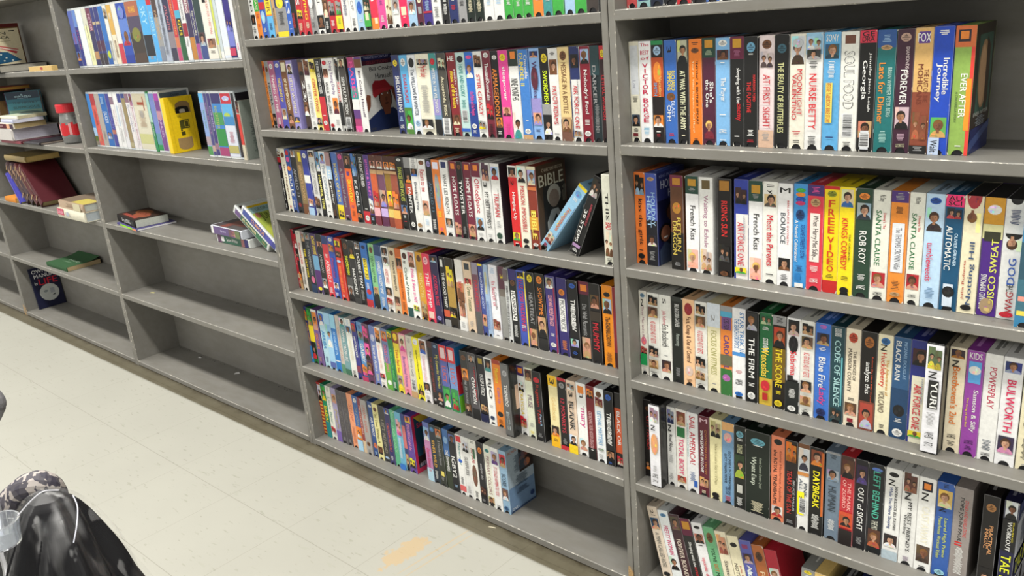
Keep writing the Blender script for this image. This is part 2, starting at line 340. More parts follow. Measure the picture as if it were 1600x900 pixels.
# ------------------------------------------------------------------ pixel column of the photograph -> x of a point on the line (y, z)
def xat(px, y, z):
    k = (px - 800) / FPX; a = (y - CAM.y); b = (z - CAM.z)
    # (dx*CF.x + q1)*k = dx*CR.x + q2
    q1 = a * CF.y + b * CF.z; q2 = a * CR.y + b * CR.z
    return CAM.x + (q1 * k - q2) / (CR.x - CF.x * k)
ROWS = {}
ROWS['3a'] = '''396.4|W|T 20 62 K 30 70 CARD;p 66 80 K K;m 84 92 K
405|O|b 0 62 G;t 15 60 C GOOSE CASE;m 66 72 R;m 80 84 R
412.5|B|o 8 25 R;o 30 45 C;b 50 60 R;o 62 80 L;m 86 92 C
422|S|b 0 68 Y;t 15 65 A SUMMER;b 68 70 O;m 80 90 N
432|T|o 30 50 O;m 60 84 K
436.2|Z*|b 0 60 N;t 5 55 W THE BOOK;o 45 62 Y;m 66 84 K;b 93 100 Y
453.2|B|t 10 70 W DEVILS;m 80 84 W;m 90 92 W
460.6|K|p 10 30 A K;p 33 50 A K;m 70 90 R
468.8|R|p 66 78 Y K;t 10 60 W LIVES;m 84 94 C
478.5|R|T 30 80 Y 30 70 PLAYING;o 20 40 U;m 84 92 C
489|H|m 10 80 W;o 50 66 W;m 84 92 K
499.5|W|t 20 62 K STORM HALL;b 76 94 K;p 78 92 K A
509.8|K|p 50 80 A C;m 85 95 W
518.2|R|t 5 55 W A MAVERICK;p 60 78 H K;m 84 92 W
529|R|t 5 55 W A VIVA;p 60 78 H G;b 79 96 Y;m 83 90 G
539|W|m 55 80 N
550.3|W|t 15 75 H SEASONS OF;m 84 94 K
560.6|L|b 0 60 N;t 10 62 W VANITY;o 64 80 B;m 86 90 W
572.2|#3a3a22|p 60 76 D C;b 80 96 G;r 78 88 25 75 C
582.6|#d42a48|t 10 66 W vivian;b 86 100 O;r 86 93 45 85 C
594.3|P|t 10 62 O GAGE AND;m 66 72 U;m 84 92 W
606|W|p 60 95 C A;m 40 50 H
616.8|W|p 52 62 K B;p 66 84 H W;t 10 45 B KNIGHT
627.5|#d82255|t 10 66 Y ANNIES;r 76 86 20 80 C;m 88 90 C
640.3|L|t 10 62 A VALLEY;p 70 86 H W
653.8|M|t 8 45 Y OPERA;L 64 74 C;r 78 86 25 75 H
664.2|#3a2a7a|T 8 66 Y 20 80 Fiddler;m 72 84 L;b 84 86 R
678|W|m 60 75 K;m 80 92 K
693|K|m 66 76 W;m 78 90 W
704.2|N|m 66 76 W;t 60 66 W FOX;m 80 86 R
718.2|H|T 20 66 R 20 50 II;T 20 66 R 55 80 II;m 76 82 K
731|#0c1c14|m 62 68 C;m 72 90 C;t 20 58 C RIVERA
744.2|#0c1c14|m 62 68 C;m 72 90 C;t 20 58 C RIVERA
758.2|W|m 64 70 B;m 74 84 L;t 20 60 B SAILING
773.6|W|m 64 70 B;m 74 84 L;t 20 60 B SAILING
789.6|G|b 0 62 O;h 66 76 K STX;m 80 86 W;o 46 60 N
803.6|G|b 0 62 #402060;h 68 78 K STX;m 82 88 W;r 40 60 15 75 O
819|G|b 0 60 U;r 40 56 20 80 Y;m 66 72 W;m 82 88 W
834.2|O|h 30 50 K STX;m 76 84 W
850|E|b 0 58 N;m 62 66 C;m 78 86 W
864.2|G|b 0 56 R;h 60 72 K STX;m 76 84 W
883.2|L|b 0 30 W;h 58 70 K STX;m 74 80 N
899.2|G|t 10 60 K VIDEO;m 74 80 W
917.5|#3c3430|p 20 60 A H;m 74 78 W
936|K|m 60 90 W'''
ROWS['3b'] = '''419.3|O|L 6 16 R;t 30 78 A RETURN OF THE;m 86 92 A
427.3|H|L 8 16 A;t 32 66 K HOOPLA;p 78 95 K K
434.8|#a05a7a|L 4 12 W;t 20 76 W TAMING OF THE;m 84 94 W
443.5|#4a4aa0|L 4 10 W;T 25 60 Y 25 70 THE LEGENDS OF;p 70 86 H C
453.2|A|r 3 16 15 85 C;t 26 72 C OF SUMMERSTOWN;p 76 92 A X
462.3|V|p 5 20 W K;t 22 76 C LITTLE WOMEN;p 82 90 N Y
479.8|#3c2c28|p 4 22 A K;T 30 55 W 40 90 23;t 55 78 W DOWN;p 60 80 A W|side=H
488|W|p 0 22 A M;t 34 82 H MY BEST FRIEND'S;m 88 94 H;s H
497.8|#e8d878|p 4 18 K Y;t 27 74 R CENTER STAGE;p 82 92 H K
507.5|K|b 52 100 R;t 3 48 W THE HUNT FOR RED OCTOBER;m 78 80 W;L 86 92 W
516.8|W|p 14 26 A X;o 3 9 R;t 32 76 K WALK THE LINES;L 90 95 R
526.2|W|T 4 50 U 15 75 Dying Young Derby;p 54 76 O M;m 84 92 H
537.7|W|p 2 18 K H;o 12 32 K;T 32 60 R 20 80 Sabrina;p 58 88 K K;b 60 92 K
543.5|#403c38|p 2 14 C K;t 26 76 W SEMI PULP FICTION;r 80 96 10 90 H;c 80 96|top=K
557.5|#a03a6a|b 14 40 B;b 40 56 E;b 56 70 W;b 70 82 U;t 6 54 P BABES;b 92 100 P
568.3|W|b 0 14 A;b 0 3 U;t 18 80 #3a1040 Bill Cosby, Himself|cosby
625.2|N|L 6 14 Y;T 26 72 W 30 85 SHILOH FALLING;m 78 84 L;t 88 93 W VHS
636.4|S|L 4 14 W;t 24 60 R SUGAR & PIGALET;b 66 100 #4a7a30;p 70 94 G W
648.6|#d8dce0|o 4 16 K;t 18 76 #40485a The WILLOWS IN WINTER;L 82 90 L;m 93 96 L
661.4|#e0dcc8|F K;p 6 13 H K;T 14 28 R 20 80 My Fair Lady;m 38 72 H;p 80 92 K W|
682.9|#7090b0|b 0 20 E;b 55 75 V;b 80 100 K;o 6 14 R;t 18 72 W MYSTIC IN THE WILDWOOD
694|#484640|p 6 20 C K;t 28 76 C Acceptable RISK;r 78 98 5 95 W;c 78 98|top=K
709.7|#7a1c24|h 4 10 W HE;t 22 66 Y music of the heart;T 20 62 W 72 88 MERYL STREEP;p 74 86 A C;m 90 96 C
723.5|#b4d0cc|o 4 12 K;t 14 52 E HOPE AND GLORY;m 56 66 E;c 68 82;b 90 94 B
737.3|#2a68c0|b 60 100 #1c3c88;o 4 8 P;p 12 30 B W;T 46 74 P 20 80 the Pebble and the Penguin;L 84 90 W;m 92 96 W
750.7|W|p 4 18 A K;t 26 74 R STIR CRAZY;p 80 90 H Y;m 93 95 H
764|#6e1e30|L 2 8 W;t 14 56 W ThousandOceansLake;p 60 78 R K;m 84 96 K
776.8|K|L 5 10 W;T 20 74 O 10 70 ARMAGEDDON;p 76 88 O A;m 92 96 W
788.7|#d84090|L 4 12 Y;t 18 56 W sleepover;p 64 74 X M;m 82 94 P
803.7|W|b 0 18 #203028;r 2 10 25 75 O;T 32 56 K 15 85 NINE MONTHS;p 70 100 W E
818.8|#3c78c0|T 4 40 Y 10 50 DUNDEE II;T 6 32 W 60 90 Crocodile;m 78 80 W;L 88 94 W;b 95 100 T
834|#86aee0|p 3 10 N X;t 14 66 #503868 Where Heart Is;b 54 74 V;p 70 84 X V;m 88 92 N;o 20 45 M
850|K|L 6 16 Y;t 24 60 #d8f020 SWORDFISH;b 60 72 H;p 74 94 K W
865|W|p 12 28 A A;m 4 8 K;t 40 82 R PATCH ADAMS;T 52 72 R 65 80 ROBIN WILLIAMS;m 92 94 H
880|#d8c088|L 4 14 A;t 16 70 A MESSAGE IN A BOTTLE;b 76 100 #6e4a3a;p 74 90 T A
897.8|W|b 0 34 N;p 8 22 K K;t 40 86 R AIR FORCE ONE;T 34 60 H 68 80 HARRISON FORD;r 34 96 0 8 N;p 88 94 H T
912.9|#7c1428|p 3 18 L K;t 24 70 W Nobody's Fool;m 76 82 W;L 88 94 W
929|#18282c|m 60 90 H;b 0 30 #203c40;T 20 60 H 20 60 DARKER
942.8|#281014|b 0 14 R;L 4 12 Y;t 30 76 R LETHAL WEAPON|cut=949'''
ROWS['3c'] = '''444.6|#d8d4c4|b 14 100 K;p 1 13 W A;b 14 22 R;r 26 34 20 70 U;t 48 82 W Pocketmoney;m 88 96 W
452|#e0dcc8|o 6 14 A;T 24 80 A 30 70 Steel Magnolias;m 90 94 R
459.8|#2c4c90|o 2 10 R;o 12 20 P;o 26 34 O;t 40 74 W BULLS;m 80 92 W
467|#202022|p 2 12 H W;t 30 74 H APOLLO 13;m 84 90 R
475.8|#7c6844|r 4 18 40 90 Y;t 24 78 T BRIAN'S SONG;b 84 100 A
484.8|#2c3890|L 4 12 W;b 38 50 W;p 74 86 X W;b 88 100 L
495.2|#c8c8c4|p 2 10 K T;t 18 66 H POINT OF MOORED;p 70 88 A K;m 90 96 K
505.2|K|p 1 30 #6090b0 W;t 36 88 #e0d870 HAMMER TIME
512.6|#dcdcd8|p 2 18 L V;t 20 74 #8898a8 THE COMPANY;m 80 84 H;m 90 92 K
522.9|#241c1c|b 0 20 #a08080;b 20 40 L;t 26 50 W liar;t 50 78 W poker;m 86 96 A
530.4|#4868a8|T 16 74 Y 30 70 SCHOOL OF ROCK;b 78 100 Y;p 84 96 Y K
540.8|#5c3450|L 2 10 P;T 22 80 H 30 70 A Thousand Acres;m 92 94 W
550.6|K|b 22 100 #e06428;p 4 20 A K;r 26 32 25 60 U;t 38 70 Y BETWEEN;m 76 80 U;m 84 92 A
562|#181c20|p 0 32 #4070b0 #80a0c0;t 38 76 W ICE GRILL;m 82 84 W;p 86 94 O K
571|K|t 4 46 W THE HUNT FOR RED;b 82 100 R;L 88 96 W;m 78 80 W
581.6|#483078|t 6 58 #d060b0 SMOKE & TULIPS;p 62 84 W A;b 86 100 K;m 90 94 L
589.6|#8c4038|b 0 20 #50281c;p 8 18 X W;b 20 26 T;b 26 74 #c05830;p 50 72 R X;b 74 86 #e0a8b0;b 86 100 #702838
599.3|#684058|b 0 20 #50281c;p 8 18 X W;b 20 26 T;p 48 72 X V;b 74 86 #c0a8d8;b 86 100 #582848
610.3|#886820|b 0 20 #401c10;p 8 18 O W;b 20 24 T;p 48 70 Y O;b 74 86 #d8c068;b 86 100 #803828
619.8|#904834|b 0 20 #401c10;p 8 18 O W;b 20 24 T;p 48 72 O X;b 74 86 #e0b058;b 86 100 #a85030
631|#101010|L 2 6 W;T 14 60 #b8c050 25 80 DANCES WITH WOLVES;p 66 78 #4870a0 X;m 80 84 W;m 88 90 R
642|#1c1a1c|b 0 14 H;p 20 34 K O;b 35 50 #a04028;t 40 76 W PAINTER;L 88 95 W
652.6|W|m 0 14 H;p 14 24 K B;t 32 70 #303848 Breaking free;L 88 94 T
664.4|#e4e4e0|o 2 8 A;T 14 44 R 20 80 Return to me;p 56 76 X T;m 82 90 L
676.9|#141820|L 2 10 V;t 30 70 #506878 APOLLO 13;m 80 94 W
686.4|#e07c30|r 3 12 15 85 #e0e0f0;t 22 64 #d8c0b0 Winter a Book;o 18 66 H;m 68 76 Y;m 90 94 P
698.4|W|r 2 10 20 80 N;t 18 70 #505050 WHAT LIES BENEATH;p 76 88 K H;m 94 96 H
712.4|#6a1c34|r 3 10 25 75 O;t 20 70 W HOPE FLOATS;p 80 96 X T
724.2|#0c0c0c|L 4 10 A;T 24 68 W 30 80 TWISTER;m 84 94 H
733.5|#6a1c34|r 3 10 25 75 O;t 20 70 W HOPE FLOATS;p 80 96 X T
746.4|W|b 0 18 #6a1c34;r 3 10 25 75 O;T 20 64 #b82840 10 80 OfficeSpace;p 70 86 L K;m 90 94 H
760.2|W|p 0 22 #4c3040 X;T 24 30 K 20 60 3;t 36 82 K MY BEST FRIEND'S;T 50 74 K 60 80 Wedding;m 90 94 H
774.6|W|p 4 20 L R;t 36 66 R TRUMAN;T 30 60 #a0a8a0 66 80 JIM CARREY;m 72 80 H;L 86 94 #305040|top=H|side=#2a2830
803.4|#cc2024|b 0 14 W;p 2 14 K X;T 18 24 K 30 60 2;t 32 66 W Hanging Up;p 82 92 Y G;m 95 97 W
817|#e0dcc8|p 2 20 W K;t 24 80 R MISSION: IMPOSSIBLE;L 88 94 K
832.4|#7c2c1c|b 0 4 C;p 4 22 L C;b 24 28 #c06838;t 52 88 #c8a838 BIBLE;b 60 76 #c89030;t 54 86 #e8d860 BIBLE;L 92 96 W|bible'''
ROWS['3d'] = '''460|#b02838|t 20 60 #d8a0a0 Fly Away;L 74 82 C;m 86 92 C
469.2|#241a1c|p 6 30 R W;p 34 50 K R;b 80 100 T;p 70 88 O T|
475|#cfc8bc|m 2 6 H;t 20 56 R Powdered Silk;m 60 90 K
483.2|K|p 0 16 H T;t 28 76 Y THE CUTTERS;b 78 100 #303028
489.2|#1c2430|p 2 12 H H;t 14 70 H THE PANAMERICAN;o 72 84 #c06080;b 86 100 #183050
497.6|#3a2058|T 4 34 Y 20 80 RICHARD SIMMONS;b 36 60 #6090b0;b 60 90 #481c60;o 88 94 Y
506.6|#141414|p 12 22 X K;t 32 62 H AMERICAN;p 72 88 H W
515.2|#d03440|b 0 14 #203870;t 40 70 W APOLLO;m 30 36 W;m 72 76 W;m 84 94 W
525.2|#2448a0|L 2 8 W;p 12 24 O T;t 34 66 #a03058 Pinocchio;p 74 86 W B;m 90 96 W
536.4|#c83828|p 4 14 Y K;p 20 30 A K;o 34 38 L;t 44 86 #e08830 ROMEO AND JULIET;m 90 94 W
546.6|#141414|L 6 16 A;t 26 56 #d8e020 SWORDFISH;b 60 78 #404040;p 74 92 H K
556.9|#202022|p 8 28 K Y;t 44 84 W HANGMEN;b 90 100 #303030
566.3|#181818|p 2 12 H W;T 18 72 W 30 75 DOUBLE TEAM;m 76 92 H
576.3|#2c6cb8|L 4 10 N;r 24 56 20 80 Y;t 25 55 K BIG / 32;o 72 80 R;m 62 72 W;b 88 100 #b02830
587.9|#7cb880|L 4 14 A;t 18 60 #28583c YOU'VE GOT MAIL;p 66 80 T K;b 80 100 K
596.8|#6088b8|b 0 16 #203c68;t 24 74 W SHIRLEY VALENTINE;m 80 94 W
607.8|#e8e4dc|p 2 14 K H;p 16 28 H W;t 34 56 R ALMOST ANGELS;p 62 74 K A;p 78 88 R T;m 92 96 K
618.8|#c8b898|L 4 12 A;t 20 64 K PRIVATE BENJAMIN;p 74 88 #402c20 X;m 94 96 R
628.4|#e07828|b 0 12 #c05c20;p 14 30 K X;t 34 76 #803c10 THE MAJOR CRIMES;m 80 92 A
638.2|#e4e8e0|o 4 14 #402018;T 16 20 K 20 60 mm;t 26 78 #204838 Circle of Friends;r 86 100 10 90 #204848
648.6|#e8e8e4|p 2 24 X A;t 26 76 P Pride & Rust in NY;p 80 88 Y G
659.8|#c89428|L 4 14 A;t 30 66 #d8c880 BOYCOTTS;p 72 96 T A
670.6|#d83050|L 4 16 #f0b0b8;t 26 78 W THE TEMP;r 84 94 15 85 #e0c0b0
682.6|#241c48|p 2 10 K L;t 28 72 #c82848 ADDITION BOSS;L 88 94 V
697|#0c0c0c|r 4 14 20 60 W;t 22 72 W THE GOOD THIEF;b 76 86 #c05030;b 90 100 H
706.3|#20180c|b 20 70 #a08038;p 12 40 Y T;p 72 84 K Y
721|#e4e0d8|b 32 60 #b07850;t 30 60 R BASKET CASE;p 40 80 A X;b 86 100 W;m 88 96 H
732.7|#d8c0a4|r 3 12 20 80 #303840;T 24 70 #405c30 30 80 Fried Green Tomatoes;p 24 34 R C;m 84 92 H
747.2|#704858|b 0 16 #908898;t 24 66 #b82838 PARADISO;b 68 100 #505050
756.7|#38488c|t 12 62 #c0c8e0 BLACKBEARD GHOST;p 70 86 X T;b 0 3 Y
764.2|#9cb4d0|m 10 40 Y;m 50 90 B
771.2|#e4e4e8|m 4 12 L;t 22 56 #d07080 In Search of;T 36 60 H 55 80 Cinderella;p 74 88 #804030 X;b 96 100 W
786.3|#706860|b 0 30 #583040;T 10 16 Y 30 70 3;b 40 96 #8c8c88
796.9|#c8ccc8|c 20 96;b 0 16 #685c60
803|#101418|b 0 14 #302868;L 14 22 A;r 28 68 20 78 W;t 30 66 K RAINMAN;m 74 90 W
815.6|#3c50a8|p 2 10 K Y;t 12 80 #c03050 LUZ COSI WILDERNESS;m 72 76 W;r 0 100 88 100 Y
830|#141414|L 3 13 Y;t 26 68 H HEARTBEAT;p 74 96 T X
843|#101010|L 3 13 O;t 18 54 O SHOWTIME;p 56 80 T K;b 84 100 #202020
859.3|#403880|p 2 16 H W;t 24 64 #e0a0a0 CLEAR AND PRESENT DANGER;m 74 78 W;L 86 92 W;r 14 100 84 100 #902848
877|#2c2464|L 14 22 O;r 26 68 20 80 W;t 28 66 #484850 MOONSTRUCK;m 80 92 O
894|#0c0c10|L 4 10 B;t 24 64 W THE CREW;m 30 60 W;p 74 84 #a0b0c0 V;m 90 94 B
909.5|#101010|b 0 16 #601c34;r 4 12 20 80 O;t 28 68 H Die With Romantic;p 70 96 X T
926.7|#181414|p 14 30 A X;t 48 84 R MUMMY;b 34 46 #302820
945|#e08818|L 8 14 K;p 16 34 #b0c8e0 K;t 38 74 K The THOMAS CROWN;T 40 66 A 30 45 Affair;m 82 94 A|w
961.6|#801c28|b 80 100 #401010|cut=966'''
ROWS['3e'] = '''481|#2c2c78|b 70 100 #3080c0;p 6 24 O Y;t 28 70 #d8a030 RESCUE ADVENTURE;m 90 94 W
491.3|#1c6c34|b 30 60 Y;p 4 30 G T;p 60 90 K R
499.2|#6c5088|p 4 36 O X;t 42 70 O FIELD GAME;b 0 4 W;m 84 92 T
509.2|#a8ccd8|p 4 24 B W;t 34 66 #3888c0 ARRIBA;m 80 90 N
518.2|#98c4e0|p 20 60 #80b0d8 W;b 86 96 #5060a0
527.2|#1c70b8|b 0 24 #90c8e0;t 30 70 #b0d0e8 MY HEART GOES ON;b 80 82 W
535.2|#bcb4a8|t 20 80 #b08078 Winterland Adv;b 84 100 #588868
541.4|#6c9498|p 2 16 W E;t 20 76 W ANIMAL TREASURE;b 90 100 #386850
551.2|#dcdcd4|m 2 10 L;p 12 26 #4878a8 W;t 34 70 C ANIMAL STORIES;m 88 96 K
561.8|#28287c|p 4 18 R A;t 26 62 W NUTCRACKER;b 76 88 #803048
568.6|#5888b8|m 6 12 #304070;t 36 68 W GABBY;p 16 30 H E;p 72 90 O P;b 92 100 #b03058
578.2|#583050|p 4 30 P K;p 32 60 P K;p 64 84 A P
588.4|#6878b0|o 14 26 #c0c0d8;t 32 76 W Snow in Anitra;m 80 92 C
597.9|#e4e0d8|p 2 24 O K;t 28 68 #e0b0a8 Snow white in the Wish;p 76 84 R K;m 90 96 H
606.7|#6878a0|p 4 20 O R;b 56 100 #60a038;t 26 70 #d06080 DIXIES ON MARS;o 84 92 W
616.3|#207840|p 2 14 Y A;t 30 80 #60c060 FLYING BACON TEMPEST;m 84 94 W
624.2|#e0cc30|b 0 18 #802c20;o 2 14 Y;t 28 66 R Trick Red Sea;p 70 92 H Y
633.4|#e08ca0|p 2 28 C P;t 36 86 #9060a0 Bewitched House;m 90 94 R
644.2|#c8c4b4|m 4 12 H;t 24 66 H The Story Lady;c 70 88;b 90 100 T
654.4|#e8dc20|o 2 12 W;T 20 66 K 35 60 Peter Paul and Mary with Friends;T 74 86 K 30 70 S;p 84 94 K Y
665.8|#e4e0e0|p 2 22 A B;t 26 66 #e0b0b8 Universal Ladies;p 68 84 K W;m 88 96 H
677.3|#201818|b 0 10 #402020;t 24 80 #803030 THE LAST OF DAYBREAK;m 90 94 W
685.3|#182444|m 4 8 L;T 18 70 #b8b050 25 80 My Favorite Martian;p 76 90 K X;b 90 100 K;m 92 96 W
695.6|#505898|b 0 24 #c82830;r 4 20 20 80 #d8c0c0;t 32 58 #b85848 LUCY;b 64 100 #207040;p 68 96 G W
708.5|#6888b8|b 0 24 #c82830;r 4 20 20 80 #d8c0c0;t 32 58 #c05040 LUCY;b 64 100 #308048;p 70 96 G R|lucy
728.7|#2c2c2c|L 6 14 A;T 24 80 H 30 60 TREASURE BY SHORE;p 26 44 O A;p 80 92 A K
740.3|#484448|p 4 14 H K;t 36 76 W CHAMPION;T 20 70 R 70 84 UNDER FIRE;b 84 100 K
753.2|#181820|r 4 12 25 75 #a08828;t 28 60 W PATCH & STACY;p 74 86 T K;b 88 100 #101840
766|#e8e8e4|p 2 20 K E;t 30 60 K BJO;m 70 74 H;L 86 92 #304060;b 98 100 W
777.8|#e08028|b 0 6 #a03820;t 12 34 Y Muertos;t 40 64 #9060a0 Cabin Up;o 76 84 K;m 88 94 A
790.8|#505050|L 8 16 H;t 28 58 W TORNADO;r 66 92 30 70 #a0a8a8;m 68 92 K|clam
814|#e4e4e0|b 0 14 #402c60;r 3 10 20 80 O;p 20 36 W K;t 34 70 #c8b030 CRAYOLA;p 72 88 R T;m 92 96 H
826|#dce0c8|p 2 18 #503028 T;t 38 56 #806878 MUSE;m 78 84 H;m 90 94 Y
839.2|#101014|o 8 16 R;t 18 74 #a02820 Ragman Talks;T 60 76 L 60 80 Part II;m 88 94 H|top=K
864|#e0d4a0|b 0 14 #e8b818;T 4 12 K 20 70 3;t 30 62 #d8b878 Goldilocks;p 70 84 #302018 O;b 84 100 #e8b018;m 88 92 K
878.2|#101010|b 0 4 R;L 6 14 H;t 28 76 #b83040 12 MONKEYS;m 84 92 H;b 94 100 R
891.9|#e0c8b0|p 4 12 H W;T 14 22 K 30 70 3;t 28 68 K BLANK;T 30 66 H 60 75 GROSSE POINT;p 74 88 W K;b 88 100 #e8c820
905.8|#e8e8e4|r 4 14 20 80 O;T 14 20 K 30 70 3;t 34 60 #c84888 mary;T 30 50 H 66 80 something about;p 76 92 W X
921.3|#701820|p 4 16 O K;t 34 84 #c8a0a0 CROUCHING TIGER HIDDEN DRAGON;b 84 100 #0c0c0c;m 86 88 W
934.2|#e8ecec|L 4 12 A;p 12 24 #781c20 T;t 30 76 #6898c0 LETHAL MATTERS;o 80 84 H;m 88 94 H
949|#0c0c10|L 4 12 B;t 28 72 W THE CREW;m 36 70 W;p 80 90 #a87858 K;m 94 97 B
963.5|#181414|b 20 80 #c05028;t 24 70 W BLACK OR;p 84 96 R C|cut=975'''
ROWS['3f'] = '''505|#b03424|p 4 34 W K;T 34 96 #d8a048 15 85 IIIIIIIIII;b 0 2 R
512.8|#188058|p 4 30 G Y;t 40 76 Y BABAR;b 70 100 #188080
520.2|#d8d8cc|m 2 10 H;t 20 70 #80a090 Little Bear;p 76 90 R W
528.2|#9890b0|p 12 28 T X;t 40 76 #b0a060 Purple;b 80 100 #7058a0
536|#484448|t 10 80 #605c58 BLACK AND GRAY;m 88 94 H
544.4|#484448|t 10 80 #605c58 BLACK AND GRAY;m 88 94 H
552.6|#e0946c|t 20 50 #c06850 STAMP;m 60 90 #c07858
561.2|#305c98|L 4 12 W;t 20 54 H THE SPYSMEN;b 56 80 O;p 58 76 O W;b 80 100 #a0c8e0
569.9|#883838|b 0 14 #803040;t 14 66 #d8b0a0 PINOCCHIO;b 78 100 #c8b090
575.2|#9c9894|t 10 60 #b06858 LEVANI SHARK;L 76 84 A;m 90 96 H
585.2|#284880|t 28 62 W AIR ROBOT;o 74 84 #c06840;L 6 10 W;m 90 96 L
593.2|#d8d090|L 6 14 A;t 14 70 #686028 The Tree Within A;p 76 90 A K
602.2|#343434|t 24 84 #888070 LEFT BEHIND;o 90 94 L
612.2|#302c60|p 2 10 B W;t 26 76 #c8603c CARTOON FESTIVALS;m 84 92 W
620|#58a880|m 4 20 #a0d8b0;t 24 76 #90c898 TEA DAY
627.9|#68acc8|p 12 40 #e0a8b0 P;m 44 80 W;b 90 100 #3070c0
637|#283868|b 0 20 #283878;b 20 60 #c06868;p 70 96 T K
641.8|#5c4090|p 2 12 O Y;t 14 60 #d890b8 SINDERELLA and the;p 74 90 Y K|sinb
670|#5868a8|b 30 100 #b078a0;p 8 30 #90a8d0 W;t 44 76 #c83068 Dance Divine;b 78 100 #a8c8d8;m 80 84 R
679.9|#202c38|o 4 12 #4878a0;t 26 72 #d0a040 RIVER WILD;m 78 92 W
689.8|#2c3028|p 4 18 O H;t 22 64 H A Patchwork Home;r 74 82 30 80 #d8c868;m 84 90 H
699.8|#3c68a0|b 44 100 #303828;o 12 24 #80a8d0;t 34 70 W THE SWIMMERS;
709.4|#1c1c20|p 4 20 #506890 K;t 40 76 W IGBY2;m 88 92 L
720.6|#e4e4e0|r 2 12 10 90 #c83038;t 14 50 E Memory of;o 40 46 B;b 84 94 #d06060;m 70 82 K
730.5|W|p 6 24 #d0d0d8 K;t 32 62 #505050 SLEEPLESS;m 80 92 H
741.7|#e0e0d8|m 2 6 K;t 14 38 #b04040 BIG GAME;r 14 30 50 80 #406848;o 40 76 #6c4838;m 84 94 K
753.2|#1c1c20|L 8 18 O;t 34 60 #a8a8a8 analyze this;p 72 88 #503028 K;m 92 96 H
763.7|#dcdccc|L 6 12 E;t 18 80 #987878 PRIMARY COLORS;p 84 96 T K
775|#e0e0dc|p 6 26 #a0a0b0 U;t 30 76 #c03848 IT COULD HAPPEN TO YOU;m 92 96 K
787.5|#88a8c0|p 6 26 R T;t 36 56 #304050 SCORE;p 60 78 #604848 W;L 88 95 #305880|score'''
ROWS['4a'] = '''973.3|#c05050|L 70 85 K;b 40 60 C
995.3|#88b0b0|p 60 94 #c0d8d8 N
1016.8|#141c30|b 60 76 #103060;m 80 88 W
1037|K|p 60 94 K W
1057.3|#b02028|T 50 95 W 20 80 II
1081|#18181c|m 80 92 W
1102|#4060a0|m 80 90 W
1124|W|m 80 90 K'''
